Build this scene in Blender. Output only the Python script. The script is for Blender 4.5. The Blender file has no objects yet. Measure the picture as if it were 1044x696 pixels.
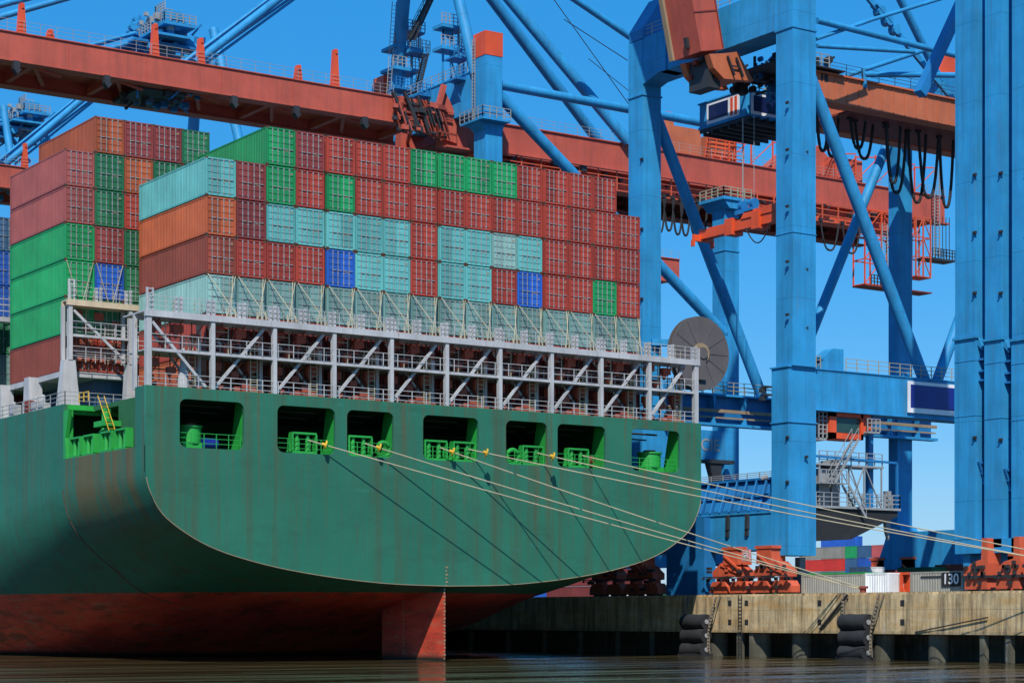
import bpy, math, random
from mathutils import Vector, Matrix
random.seed(11)
scene = bpy.context.scene
COL = scene.collection
PI = math.pi

# ------------------------------------------------------------------ camera frame
# world: X = ship's transverse axis (towards the quay), Y = ship's forward axis, Z = up, water at 0
F_, CX, HY = 2039.0, 522.0, 628.0
XR = (.828, .5606); YR = (-.5606, .828)
CAM = Vector((-57.68, -131.21, 3.4))

def ray(px, py):
    r = (px-CX)/F_; u = (HY-py)/F_
    return Vector((r*XR[0]+XR[1], r*YR[0]+YR[1], u))
def pY(px, py, Y):
    v = ray(px, py); return CAM + v*((Y-CAM.y)/v.y)
def pX(px, py, X):
    v = ray(px, py); return CAM + v*((X-CAM.x)/v.x)

# ------------------------------------------------------------------ materials
def new_mat(name):
    m = bpy.data.materials.new(name); m.use_nodes = True
    nt = m.node_tree
    return m, nt, nt.nodes['Principled BSDF']
def N(nt, typ, **kw):
    n = nt.nodes.new(typ)
    for k, v in kw.items():
        if k in n.inputs.keys() if hasattr(n.inputs, 'keys') else False: n.inputs[k].default_value = v
        else: setattr(n, k, v)
    return n
def mapping(nt, scale, coord='Object'):
    tc = nt.nodes.new('ShaderNodeTexCoord'); mp = nt.nodes.new('ShaderNodeMapping')
    nt.links.new(tc.outputs[coord], mp.inputs[0]); mp.inputs['Scale'].default_value = scale
    return mp
def noise(nt, vec, scale, detail=5, rough=.6):
    n = nt.nodes.new('ShaderNodeTexNoise'); n.inputs['Scale'].default_value = scale
    n.inputs['Detail'].default_value = detail; n.inputs['Roughness'].default_value = rough
    nt.links.new(vec, n.inputs['Vector']); return n.outputs['Fac']
def ramp(nt, fac, stops):
    r = nt.nodes.new('ShaderNodeValToRGB'); cr = r.color_ramp
    while len(cr.elements) < len(stops): cr.elements.new(.5)
    for e, (p, c) in zip(cr.elements, stops):
        e.position = p; e.color = (c, c, c, 1) if isinstance(c, (int, float)) else (*c, 1)
    nt.links.new(fac, r.inputs[0]); return r.outputs[0]
def mix(nt, fac, a, b, blend='MIX'):
    m = nt.nodes.new('ShaderNodeMix'); m.data_type = 'RGBA'; m.blend_type = blend
    for s, v in ((0, fac), (6, a), (7, b)):
        if isinstance(v, bpy.types.NodeSocket): nt.links.new(v, m.inputs[s])
        elif isinstance(v, (int, float)): m.inputs[s].default_value = v
        else: m.inputs[s].default_value = (*v, 1)
    return m.outputs[2]

def paint(name, col, rough=.5, dirt=.35, rust=.12, rustcol=(.13, .045, .015), streak=True, rnd=0.0, bump=.0, spec=.5, seam=0):
    """aged paint: fading blotches, vertical dirt runs, rust freckles"""
    m, nt, b = new_mat(name)
    mp = mapping(nt, (1, 1, 1)); mv = mp.outputs[0]
    ms = mapping(nt, (1.6, 1.6, .09)).outputs[0]
    blot = ramp(nt, noise(nt, mv, .35, 6), [(.3, .80), (.7, 1.12)])
    c = mix(nt, 1.0, col, blot, 'MULTIPLY')
    run = ramp(nt, noise(nt, ms, 1.1, 6, .7), [(.45, 0.0), (.75, dirt)])
    c = mix(nt, run, c, tuple(v*.45+.012 for v in col))
    fade = ramp(nt, noise(nt, mv, .9, 4), [(.5, 0.0), (.8, .16)])
    c = mix(nt, fade, c, tuple(v*.75+.07 for v in col))
    rs = ramp(nt, noise(nt, mapping(nt, (2.6, 2.6, .5)).outputs[0], 1.6, 8, .75), [(.60, 0.0), (.70, rust*3)])
    c = mix(nt, rs, c, rustcol)
    if rnd:
        oi = nt.nodes.new('ShaderNodeObjectInfo')
        r2 = ramp(nt, oi.outputs['Random'], [(0, 1-rnd), (1, 1+rnd)])
        c = mix(nt, 1.0, c, r2, 'MULTIPLY')
    if seam:
        tc = nt.nodes.new('ShaderNodeTexCoord'); sp = nt.nodes.new('ShaderNodeSeparateXYZ'); nt.links.new(tc.outputs['Object'], sp.inputs[0])
        q = nt.nodes.new('ShaderNodeMath'); q.operation = 'PINGPONG'; nt.links.new(sp.outputs[2], q.inputs[0]); q.inputs[1].default_value = seam
        c = mix(nt, ramp(nt, q.outputs[0], [(0, .5), (.022, .5), (.024, 0)]), c, tuple(v*.3 for v in col))
        rb = ramp(nt, noise(nt, mapping(nt, (3.5, 3.5, .12)).outputs[0], 1.0, 5, .7), [(.62, 0), (.74, .5)])
        c = mix(nt, rb, c, (.16, .12, .09))
    nt.links.new(c, b.inputs['Base Color'])
    b.inputs['Roughness'].default_value = rough
    b.inputs['Specular IOR Level'].default_value = spec
    if bump:
        bp = nt.nodes.new('ShaderNodeBump'); bp.inputs['Strength'].default_value = bump; bp.inputs['Distance'].default_value = .05
        nt.links.new(noise(nt, mv, .8, 5), bp.inputs['Height']); nt.links.new(bp.outputs[0], b.inputs['Normal'])
    return m

M = {}
M['blue'] = paint('crane_blue', (.028, .28, .56), .55, .65, .10, spec=.25, seam=3.05)
M['blue_dk'] = paint('crane_blue_dark', (.012, .17, .42), .5, .4, .08)  # darker crane blue; paints in shade on rear girder and haunch
M['boom_red'] = paint('boom_red', (.47, .085, .05), .65, .55, .16)
M['boom_orange'] = paint('boom_orange', (.50, .13, .05), .6, .35, .08)
M['orange'] = paint('safety_orange', (.72, .085, .02), .5, .25, .10)
M['bogie'] = paint('bogie_orange', (.60, .10, .04), .6, .5, .25, rustcol=(.05, .02, .01))
M['dark'] = paint('dark_steel', (.025, .028, .032), .6, .2, .1)
M['black'] = paint('rubber_black', (.018, .018, .02), .75, .1, 0)
M['galv'] = paint('galvanised_steel', (.30, .31, .31), .5, .4, .08)
M['white'] = paint('white_steel', (.46, .465, .47), .6, .6, .32, rustcol=(.22, .10, .05))
M['rusty_white'] = paint('rusty_white', (.62, .50, .34), .6, .5, .35, rustcol=(.36, .15, .04))
M['yellow'] = paint('yellow_paint', (.70, .42, .03), .5, .3, .1)
M['navy'] = paint('navy_panel', (.008, .018, .20), .3, .1, 0)
M['navy_dk'] = paint('navy_dark', (.006, .010, .06), .35, .2, 0)
M['pwhite'] = paint('panel_white', (.80, .80, .80), .4, .15, .02)
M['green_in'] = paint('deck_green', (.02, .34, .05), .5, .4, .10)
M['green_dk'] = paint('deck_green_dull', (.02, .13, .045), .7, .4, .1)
M['brown'] = paint('oxide_brown', (.22, .035, .02), .7, .4, .2)
M['reel'] = paint('reel_grey', (.11, .10, .10), .7, .3, .1)
M['rod'] = paint('lashing_steel', (.36, .33, .22), .5, .3, .1)
M['rope'] = paint('rope_fibre', (.46, .40, .26), .9, .2, 0)
M['dkrust'] = paint('dark_rust', (.10, .05, .03), .8, .4, .2)
M['fitting'] = paint('bridge_fitting', (.34, .07, .04), .7, .4, .2)
M['chain'] = paint('rusty_chain', (.16, .13, .09), .8, .4, .3)
M['tan'] = paint('rust_edge', (.30, .22, .13), .8, .4, .2)
M['glass'] = paint('cab_glass', (.02, .06, .05), .1, 0, 0)
M['pink'] = paint('pink_plate', (.70, .30, .28), .5, .2, 0)
M['grass'] = paint('beige_shed', (.45, .42, .36), .7, .4, .1)
M['teal_hull'] = None
# container paints: (door/body base colour)
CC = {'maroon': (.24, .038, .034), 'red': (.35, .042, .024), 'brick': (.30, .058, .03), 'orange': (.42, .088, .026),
      'green': (.006, .28, .085), 'dark green': (.014, .15, .06), 'cyan': (.11, .40, .385), 'grey green': (.14, .27, .245),
      'blue': (.012, .10, .45), 'pale grey': (.36, .34, .28), 'bright red': (.60, .03, .02), 'pink red': (.55, .10, .10),
      'white': (.78, .78, .76), 'dusty maroon': (.30, .07, .06), 'pale teal': (.22, .40, .36), 'steel blue': (.04, .12, .24)}
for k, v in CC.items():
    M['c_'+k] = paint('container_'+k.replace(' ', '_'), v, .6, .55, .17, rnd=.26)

def hull_mat():
    m, nt, b = new_mat('hull_paint')
    mp = mapping(nt, (1, 1, 1)).outputs[0]
    col = (.024, .155, .095)
    blot = ramp(nt, noise(nt, mp, .12, 6), [(.3, .82), (.7, 1.15)])
    c = mix(nt, 1.0, col, blot, 'MULTIPLY')
    # bands where plates were repainted
    pl = ramp(nt, noise(nt, mapping(nt, (.10, .10, .35)).outputs[0], 1.0, 2), [(.47, 0), (.50, .35)])
    c = mix(nt, pl, c, (.018, .155, .095))
    pt = ramp(nt, noise(nt, mapping(nt, (.22, .22, .8)).outputs[0], 1.3, 9, .8), [(.60, 0), (.66, .55)])
    c = mix(nt, pt, c, (.035, .20, .15))
    st = ramp(nt, noise(nt, mapping(nt, (.55, .55, .022)).outputs[0], 1.7, 7, .7), [(.48, 0), (.66, .7)])
    c = mix(nt, st, c, (.060, .085, .045))
    st2 = ramp(nt, noise(nt, mapping(nt, (1.3, 1.3, .05)).outputs[0], 1.5, 6, .75), [(.60, 0), (.72, .6)])
    c = mix(nt, st2, c, (.085, .055, .025))
    # welded plate seams every 2.9 m in height
    # brown runs below the open port mooring platform (Y 1..14, on the side only)
    tc = nt.nodes.new('ShaderNodeTexCoord'); sp = nt.nodes.new('ShaderNodeSeparateXYZ'); nt.links.new(tc.outputs['Object'], sp.inputs[0])
    def rng(sock, a, b_, inv=False):
        r = nt.nodes.new('ShaderNodeMapRange'); r.inputs[1].default_value = a; r.inputs[2].default_value = b_
        r.inputs[3].default_value = 1.0 if inv else 0.0; r.inputs[4].default_value = 0.0 if inv else 1.0
        nt.links.new(sock, r.inputs[0]); return r.outputs[0]
    def mul(a, b_):
        q = nt.nodes.new('ShaderNodeMath'); q.operation = 'MULTIPLY'
        for i, v in enumerate((a, b_)):
            if isinstance(v, (int, float)): q.inputs[i].default_value = v
            else: nt.links.new(v, q.inputs[i])
        return q.outputs[0]
    win = mul(mul(rng(sp.outputs[1], .2, 1.5), rng(sp.outputs[1], 13.2, 13.9, True)), mul(rng(sp.outputs[2], 8.5, 12.5), rng(sp.outputs[0], 1.2, 3.0, True)))
    rn = ramp(nt, noise(nt, mapping(nt, (.2, .75, .03)).outputs[0], 1.5, 6, .7), [(.42, .05), (.50, .9)])
    c = mix(nt, mul(win, rn), c, (.13, .10, .035))
    # seams
    sm = nt.nodes.new('ShaderNodeMath'); sm.operation = 'MODULO'; nt.links.new(sp.outputs[2], sm.inputs[0]); sm.inputs[1].default_value = 2.9
    s2 = ramp(nt, sm.outputs[0], [(.0, .25), (.02, 0), (.9, 0)])
    c = mix(nt, s2, c, (.012, .07, .05))
    # antifouling red below the painted line, ragged edge
    nz = noise(nt, mapping(nt, (.9, .9, .9)).outputs[0], 1.2, 5)
    ad = nt.nodes.new('ShaderNodeMath'); ad.operation = 'MULTIPLY_ADD'; nt.links.new(nz, ad.inputs[0]); ad.inputs[1].default_value = .05
    nt.links.new(sp.outputs[2], ad.inputs[2])
    low = nt.nodes.new('ShaderNodeMath'); low.operation = 'LESS_THAN'; nt.links.new(ad.outputs[0], low.inputs[0]); low.inputs[1].default_value = 5.27
    rblot = ramp(nt, noise(nt, mapping(nt, (.5, .12, .5)).outputs[0], .8, 7, .7), [(.35, (.42, .042, .025)), (.62, (.72, .085, .04))])
    scr = ramp(nt, noise(nt, mapping(nt, (.3, .3, 1.5)).outputs[0], 1.6, 8, .8), [(.54, 0), (.62, .75)])
    rc = mix(nt, scr, rblot, (.34, .17, .10))
    wd_ = ramp(nt, noise(nt, mapping(nt, (.35, .2, .7)).outputs[0], 1.1, 9, .8), [(.50, 0), (.60, .7)])
    rc = mix(nt, wd_, rc, (.10, .05, .025))
    c = mix(nt, low.outputs[0], c, rc)
    # grime, scuffs and a dark weed band close to the water
    gr = mul(rng(sp.outputs[2], 5.2, 5.6), ramp(nt, noise(nt, mapping(nt, (.16, .16, .5)).outputs[0], 1.4, 9, .8), [(.52, 0), (.68, .32)]))
    c = mix(nt, gr, c, (.030, .055, .035))
    sc2 = mul(rng(sp.outputs[2], 5.2, 5.6), ramp(nt, noise(nt, mapping(nt, (.35, .35, 2.2)).outputs[0], 2.0, 6, .8), [(.63, 0), (.68, .6)]))
    c = mix(nt, sc2, c, (.045, .19, .12))
    wb = rng(sp.outputs[2], .15, .5, True)
    c = mix(nt, wb, c, (.02, .018, .012))
    rl_ = mul(rng(sp.outputs[2], 9.5, 15.2), ramp(nt, noise(nt, mapping(nt, (.75, .75, .02)).outputs[0], 1.9, 5, .7), [(.54, 0), (.66, .75)]))
    c = mix(nt, rl_, c, (.11, .075, .03))
    nt.links.new(c, b.inputs['Base Color'])
    b.inputs['Roughness'].default_value = .55; b.inputs['Specular IOR Level'].default_value = .35
    bp = nt.nodes.new('ShaderNodeBump'); bp.inputs['Strength'].default_value = .35; bp.inputs['Distance'].default_value = .06
    nt.links.new(noise(nt, mapping(nt, (.45, .45, .45)).outputs[0], 1.0, 3), bp.inputs['Height']); nt.links.new(bp.outputs[0], b.inputs['Normal'])
    return m
M['hull'] = hull_mat()
def concrete(name, base, stain=(.28, .16, .05), amt=.6):
    m, nt, b = new_mat(name)
    mp = mapping(nt, (1, 1, 1)).outputs[0]
    c = mix(nt, 1.0, base, ramp(nt, noise(nt, mp, .6, 8, .7), [(.3, .65), (.7, 1.2)]), 'MULTIPLY')
    s = ramp(nt, noise(nt, mapping(nt, (.3, .22, .9)).outputs[0], 1.2, 6, .7), [(.45, 0), (.7, amt)])
    c = mix(nt, s, c, stain)
    d = ramp(nt, noise(nt, mapping(nt, (1, .9, .07)).outputs[0], 2.2, 6, .75), [(.44, 0), (.66, .8)])
    c = mix(nt, d, c, (.07, .055, .035))
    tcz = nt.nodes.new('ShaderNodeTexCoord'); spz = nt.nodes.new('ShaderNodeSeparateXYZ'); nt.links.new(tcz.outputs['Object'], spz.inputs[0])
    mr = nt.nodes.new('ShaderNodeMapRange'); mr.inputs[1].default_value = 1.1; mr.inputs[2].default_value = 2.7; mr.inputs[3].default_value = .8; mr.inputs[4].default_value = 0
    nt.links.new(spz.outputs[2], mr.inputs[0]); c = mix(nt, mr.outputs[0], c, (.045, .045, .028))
    w = ramp(nt, noise(nt, mapping(nt, (.5, .35, .12)).outputs[0], 2.6, 5, .6), [(.62, 0), (.75, .4)])
    c = mix(nt, w, c, (.50, .50, .46))
    # pour joints: dark horizontal and vertical hairlines
    tc = nt.nodes.new('ShaderNodeTexCoord'); sp = nt.nodes.new('ShaderNodeSeparateXYZ'); nt.links.new(tc.outputs['Object'], sp.inputs[0])
    for k, mod in ((1, 3.1), (2, .98)):
        q = nt.nodes.new('ShaderNodeMath'); q.operation = 'PINGPONG'; nt.links.new(sp.outputs[k], q.inputs[0]); q.inputs[1].default_value = mod
        c = mix(nt, ramp(nt, q.outputs[0], [(0, .45), (.035, 0)]), c, (.05, .035, .02))
    nt.links.new(c, b.inputs['Base Color']); b.inputs['Roughness'].default_value = .9
    bp = nt.nodes.new('ShaderNodeBump'); bp.inputs['Strength'].default_value = .5; bp.inputs['Distance'].default_value = .04
    nt.links.new(noise(nt, mp, 3, 8), bp.inputs['Height']); nt.links.new(bp.outputs[0], b.inputs['Normal'])
    return m
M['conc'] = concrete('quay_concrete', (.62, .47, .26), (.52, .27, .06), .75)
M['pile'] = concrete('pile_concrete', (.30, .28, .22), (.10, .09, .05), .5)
M['apron'] = concrete('apron_asphalt', (.12, .12, .115), (.08, .08, .07), .4)
def water_mat():
    m, nt, b = new_mat('harbour_water')
    b.inputs['Base Color'].default_value = (.055, .042, .018, 1)
    b.inputs['Roughness'].default_value = .06; b.inputs['IOR'].default_value = 1.33
    mp = mapping(nt, (1, 1, 1)); mp.inputs['Rotation'].default_value = (0, 0, math.radians(34.1)); mp.inputs['Scale'].default_value = (.16, 1.0, 1)
    swell = noise(nt, mp.outputs[0], .11, 2, .45)
    chop = noise(nt, mp.outputs[0], .45, 3, .5)
    fine = noise(nt, mapping(nt, (1, 1, 1)).outputs[0], 2.2, 2, .5)
    prev = None
    for h_, dist in ((swell, 1.9), (chop, .50), (fine, .07)):
        bp = nt.nodes.new('ShaderNodeBump'); bp.inputs['Strength'].default_value = 1.0; bp.inputs['Distance'].default_value = dist
        nt.links.new(h_, bp.inputs['Height'])
        if prev is not None: nt.links.new(prev.outputs[0], bp.inputs['Normal'])
        prev = bp
    nt.links.new(prev.outputs[0], b.inputs['Normal'])
    return m
M['water'] = water_mat()

# ------------------------------------------------------------------ mesh building
class MB:
    def __init__(s): s.v = []; s.f = []; s.brk = []; s.mk = []
    def mark(s): s.mk.append((len(s.v), len(s.f))); return s
    def add(s, vs, fs):
        o = len(s.v); s.brk.append((o, len(s.f))); s.v += [tuple(p) for p in vs]; s.f += [tuple(i+o for i in f) for f in fs]; return s
    def box(s, x0, y0, z0, x1, y1, z1):
        vs = [(x, y, z) for z in (z0, z1) for x, y in ((x0, y0), (x1, y0), (x1, y1), (x0, y1))]
        return s.add(vs, [(0, 3, 2, 1), (4, 5, 6, 7), (0, 1, 5, 4), (1, 2, 6, 5), (2, 3, 7, 6), (3, 0, 4, 7)])
    def bar(s, p, q, w, h=None, up=(0, 0, 1)):
        h = w if h is None else h
        p, q = Vector(p), Vector(q); d = (q-p).normalized(); u = Vector(up)
        if abs(d.dot(u)) > .98: u = Vector((0, 1, 0))
        a = d.cross(u).normalized(); b = a.cross(d)
        vs = [e + a*i*w/2 + b*j*h/2 for e in (p, q) for i, j in ((-1, -1), (1, -1), (1, 1), (-1, 1))]
        return s.add(vs, [(0, 3, 2, 1), (4, 5, 6, 7), (0, 1, 5, 4), (1, 2, 6, 5), (2, 3, 7, 6), (3, 0, 4, 7)])
    def tube(s, pts, r, n=8, r2=None):
        pts = [Vector(p) for p in pts]; rings = []
        for i, p in enumerate(pts):
            d = (pts[min(i+1, len(pts)-1)]-pts[max(i-1, 0)]).normalized()
            u = Vector((0, 0, 1)) if abs(d.z) < .9 else Vector((0, 1, 0))
            a = d.cross(u).normalized(); b = a.cross(d)
            rr = r if r2 is None else r+(r2-r)*i/(len(pts)-1)
            rings.append([p+a*rr*math.cos(2*PI*k/n)+b*rr*math.sin(2*PI*k/n) for k in range(n)])
        vs = [v for g in rings for v in g]; fs = []
        for i in range(len(pts)-1):
            for k in range(n): fs.append((i*n+k, i*n+(k+1) % n, (i+1)*n+(k+1) % n, (i+1)*n+k))
        fs.append(tuple(range(n))[::-1]); fs.append(tuple((len(pts)-1)*n+k for k in range(n)))
        return s.add(vs, fs)
    def prism(s, poly, axis, a, b):
        """poly of 2D points swept along axis ('x','y','z') from a to b"""
        def P3(u, v, t): return {'x': (t, u, v), 'y': (u, t, v), 'z': (u, v, t)}[axis]
        n = len(poly)
        vs = [P3(u, v, a) for u, v in poly]+[P3(u, v, b) for u, v in poly]
        fs = [tuple(range(n))[::-1], tuple(range(n, 2*n))]+[(i, (i+1) % n, n+(i+1) % n, n+i) for i in range(n)]
        return s.add(vs, fs)
    def rail(s, pts, h=1.05, r=.022, gap=1.6, rows=3):
        """guard rail: stanchions and horizontal bars along a polyline"""
        pts = [Vector(p) for p in pts]
        for a, b in zip(pts, pts[1:]):
            n = max(1, int((b-a).length/gap))
            for k in range(n+1):
                c = a+(b-a)*k/n; s.bar(c, c+Vector((0, 0, h)), r*2.2)
            for j in range(1, rows+1):
                z = Vector((0, 0, h*j/rows)); s.bar(a+z, b+z, r*1.7)
        return s
    def ladder(s, p, q, w, axis, step=.35, r=.03):
        p, q = Vector(p), Vector(q); a = Vector(axis)*w/2
        s.bar(p-a, q-a, r*2); s.bar(p+a, q+a, r*2)
        n = int((q-p).length/step)
        for k in range(1, n): c = p+(q-p)*k/n; s.bar(c-a, c+a, r*1.4)
        return s
    def stair(s, p, q, w, axis, n=None):
        p, q = Vector(p), Vector(q); a = Vector(axis)*w/2; up = Vector((0, 0, 1.0))
        for e in (-1, 1):
            s.bar(p+a*e, q+a*e, .07, .22); s.bar(p+a*e+up, q+a*e+up, .05)
            m = max(2, int((q-p).length/1.3))
            for k in range(m+1): c = p+(q-p)*k/m+a*e; s.bar(c, c+up, .04)
        n = n or max(3, int(abs(q.z-p.z)/.22))
        for k in range(1, n):
            c = p+(q-p)*k/n; s.bar(c-a, c+a, .22, .03)
        return s
    def mesh(s, name, mat, smooth=False):
        me = bpy.data.meshes.new(name); me.from_pydata(s.v, [], s.f); me.validate(); me.materials.append(mat)
        if smooth:
            for p in me.polygons: p.use_smooth = True
        return me
    def build(s, name, mat, parent=None, smooth=False, origin=None):
        me = s.mesh(name, mat, False)
        import bmesh
        bm = bmesh.new(); bm.from_mesh(me); bmesh.ops.recalc_face_normals(bm, faces=bm.faces); bm.to_mesh(me); bm.free()
        if smooth:
            for p in me.polygons: p.use_smooth = True
            if smooth != 'all':
                me.set_sharp_from_angle(angle=math.radians(35))
        o = bpy.data.objects.new(name, me); COL.objects.link(o)
        if parent is not None: o.parent = parent; o.matrix_parent_inverse = parent_inv(parent)
        return o
def build_each(mb, name, mat, parent, marks=False):
    """every primitive (or every marked run of primitives) becomes an object of its own"""
    b = (mb.mk if marks else mb.brk)+[(len(mb.v), len(mb.f))]; out = []
    for (v0, f0), (v1, f1) in zip(b, b[1:]):
        if f1 == f0: continue
        q = MB(); q.v = mb.v[v0:v1]; q.f = [tuple(i-v0 for i in f) for f in mb.f[f0:f1]]
        out.append(q.build(name, mat, parent))
    return out
def world_loc(o):
    m = Matrix.Translation(o.location) @ o.rotation_euler.to_matrix().to_4x4()
    if o.parent is not None: m = world_loc(o.parent) @ o.matrix_parent_inverse @ m
    return m
def parent_inv(p): return world_loc(p).inverted()
def empty(name, loc=(0, 0, 0)):
    o = bpy.data.objects.new(name, None); COL.objects.link(o); o.location = loc; o.empty_display_size = .5; return o
def tag(o, label, cat, group=None, kind=None):
    if label: o['label'] = label
    if cat: o['category'] = cat
    if group: o['group'] = group
    if kind: o['kind'] = kind
    return o
def plate(name, outline, holes, thick, mat, parent, to3d):
    """flat plate with holes; outline in 2D, to3d maps (u,v,t)"""
    cu = bpy.data.curves.new('tmp', 'CURVE'); cu.dimensions = '2D'; cu.fill_mode = 'BOTH'; cu.extrude = thick/2
    for poly in [outline]+holes:
        sp = cu.splines.new('POLY'); sp.points.add(len(poly)-1); sp.use_cyclic_u = True
        for k, (u, v) in enumerate(poly): sp.points[k].co = (u, v, 0, 1)
    o = bpy.data.objects.new('tmp', cu); COL.objects.link(o)
    bpy.context.view_layer.update()
    me = bpy.data.meshes.new_from_object(o.evaluated_get(bpy.context.evaluated_depsgraph_get()))
    bpy.data.objects.remove(o); bpy.data.curves.remove(cu)
    for v in me.vertices: v.co = Vector(to3d(v.co.x, v.co.y, v.co.z))
    me.name = name; me.materials.clear(); me.materials.append(mat)
    ob = bpy.data.objects.new(name, me); COL.objects.link(ob)
    if parent is not None: ob.parent = parent; ob.matrix_parent_inverse = parent_inv(parent)
    return ob
def rrect(x0, z0, x1, z1, r, n=5):
    pts = []
    for cx, cz, a0 in ((x1-r, z0+r, -90), (x1-r, z1-r, 0), (x0+r, z1-r, 90), (x0+r, z0+r, 180)):
        for k in range(n+1):
            a = math.radians(a0+90*k/n); pts.append((cx+r*math.cos(a), cz+r*math.sin(a)))
    return pts
def text(body, name, size, loc, rot, mat, parent, ext=.01):
    cu = bpy.data.curves.new('txt', 'FONT'); cu.body = body; cu.size = size; cu.extrude = ext; cu.align_x = 'CENTER'; cu.align_y = 'CENTER'; cu.offset = .012*size
    o = bpy.data.objects.new('txt', cu); COL.objects.link(o); bpy.context.view_layer.update()
    me = bpy.data.meshes.new_from_object(o.evaluated_get(bpy.context.evaluated_depsgraph_get()))
    bpy.data.objects.remove(o); me.materials.clear(); me.materials.append(mat)
    mt = Matrix.Translation(loc) @ rot.to_4x4()
    me.transform(mt)
    ob = bpy.data.objects.new(name, me); COL.objects.link(ob)
    if parent is not None: ob.parent = parent; ob.matrix_parent_inverse = parent_inv(parent)
    return ob
ROT_AFT = Matrix(((1, 0, 0), (0, 0, -1), (0, 1, 0)))          # text facing -Y, reading along +X
ROT_PORT = Matrix(((0, 0, -1), (-1, 0, 0), (0, 1, 0)))        # text facing -X, reading along -Y

# ================================================================== SETTING
w = MB(); w.add([(-3000, -3000, 0), (3000, -3000, 0), (3000, 3000, 0), (-3000, 3000, 0)], [(0, 1, 2, 3)])
tag(w.build('water', M['water']), None, None, kind='structure')
g = MB(); g.box(54.2, -1500, 4.7, 3000, 3000, 5.20)
tag(g.build('quay_apron', M['apron']), None, None, kind='structure')
bed = MB(); bed.add([(-3000, -3000, -12), (3000, -3000, -12), (3000, 3000, -12), (-3000, 3000, -12)], [(0, 1, 2, 3)])

# quay wall: fascia beam, kerb, recess bulkhead, piles, black plates painting the dark of small recesses
QX = 53.0
quay = empty('quay_wall', (QX, -20, 0)); tag(quay, 'long stained concrete quay wall on piles behind the ship', 'quay wall')
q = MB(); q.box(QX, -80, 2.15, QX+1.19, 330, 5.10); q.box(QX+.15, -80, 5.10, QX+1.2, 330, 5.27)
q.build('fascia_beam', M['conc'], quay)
q = MB(); q.box(QX-.07, -80, 2.05, QX+.5, 330, 2.3); q.build('bottom_lip', M['conc'], quay)
q = MB(); q.box(QX+4.2, -80, -3, QX+4.6, 330, 4.7); q.build('bulkhead', M['pile'], quay)
q = MB()
for y in [3.56-.2-k*1.0 for k in range(-3, 40)]: pass
for px in (744, 761, 835.5, 920):
    for py in (614.5, 634):
        p = pX(px, py, QX); o = MB(); o.box(QX-.012, p.y-.22, p.z-.24, QX+.02, p.y+.22, p.z+.24)
        o.build('recess_plate', M['black'], quay)  # flat black plate, paints the dark inside of a recess
for i, px in enumerate((733, 777, 818, 902, 958, 1003, 1028, 700, 665, 630, 592, 555, 518, 480)):
    p = pX(px, 640, QX+1.3); big = px in (733, 777, 818, 902, 958)
    o = MB(); o.tube([(p.x, p.y, -3), (p.x, p.y, 4.6)], .85 if big else .32, 20)
    o.build('pile', M['pile'], quay, smooth=True)
for px in (755, 768, 1003.5, 1030):
    p = pX(px, 640, QX+.35); o = MB(); o.box(QX+.1, p.y-.22, -3, QX+.6, p.y+.22, 2.06)
    o.build('guide_pile', M['pile'], quay)
# coping edge details: low kerb rail and dark crane rail
o = MB(); o.box(55.6, -80, 5.2, 55.75, 330, 5.32); o.build('edge_rail', M['dark'], quay)
# ladder recess in the wall
p = pX(755, 620, QX); o = MB(); o.ladder((QX-.06, p.y, .2), (QX-.06, p.y, 5.2), .42, (0, 1, 0), .3, .03)
tag(o.build('quay_ladder', M['dark']), 'dark iron ladder fixed on the quay wall between the two roller fenders', 'ladder')

def fender(px0, px1, lab):
    a = pX(px0, 640, QX-.9); b = pX(px1, 640, QX-.9); y0, y1 = b.y, a.y
    root = empty('roller_fender', (QX-.9, (y0+y1)/2, 0)); tag(root, lab, 'fender', 'roller fenders on the quay wall')
    for z in (2.95, 1.75, .55):
        o = MB(); n = 6
        pts = [(QX-.78, y0+(y1-y0)*k/n, z+.02*math.sin(k*2)) for k in range(n+1)]
        o.tube([(a_-.0+.05*math.sin(z*9+i_), b_, c_) for i_, (a_, b_, c_) in enumerate(pts)], .60+.05*math.sin(z*5), 18); o.build('rubber_roll', M['black'], root, smooth=True)
        for yy in (y0-.02, y1+.02):
            h = MB(); h.tube([(QX-.78, yy-.06, z), (QX-.78, yy+.06, z)], .2, 12); h.build('hub', M['galv'], root)
    for yy, sl in ((y0-.15, -.9), (y1+.15, .35)):
        o = MB(); o.tube([(QX-.1, yy+sl, 5.15), (QX-.45, yy+sl*.5, 3.6), (QX-.7, yy, 2.2), (QX-.75, yy+.05, .3)], .055, 6)
        o.tube([(QX-.1, yy+sl*.4, 5.15), (QX-.5, yy-sl*.2, 3.0), (QX-.6, yy-.1, .2)], .045, 6)
        for k in range(16):
            z = .4+k*.29; t_ = z/5.1; o.tube([(QX-.72+.5*max(0, t_-.4), yy+sl*max(0, t_-.3), z), (QX-.70+.5*max(0, t_-.4), yy+sl*max(0, t_-.3)+.05, z+.16)], .085, 6)
        o.build('chain', M['chain'], root)
    o = MB(); o.box(QX-1.3, y0-.2, -.15, QX-.2, y1+.3, .22); o.build('foot', M['black'], root)
fender(697, 719, 'three stacked black fender rolls on the quay wall nearest the ship stern')
fender(858, 884, 'three stacked black fender rolls on the sunlit wall below the rusty bollard')

def wallpole(a, b, r, lab, name='wall_pipe'):
    o = MB(); o.tube([a, b], r, 8); tag(o.build(name, M['dark']), lab, 'pole')
wallpole(pX(836, 641, QX-.16), pX(864, 606, QX-.25), .11, 'dark slanted pipe standing in for a fender ladder on the wall beside the second fender')  # plain pipe put where a dark diagonal fender ladder belongs
wallpole(pX(933, 644, QX-.16), pX(1007, 629, QX-.16), .05, 'thin dark pipe lying slanted on the wall below the white number plate')

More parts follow.
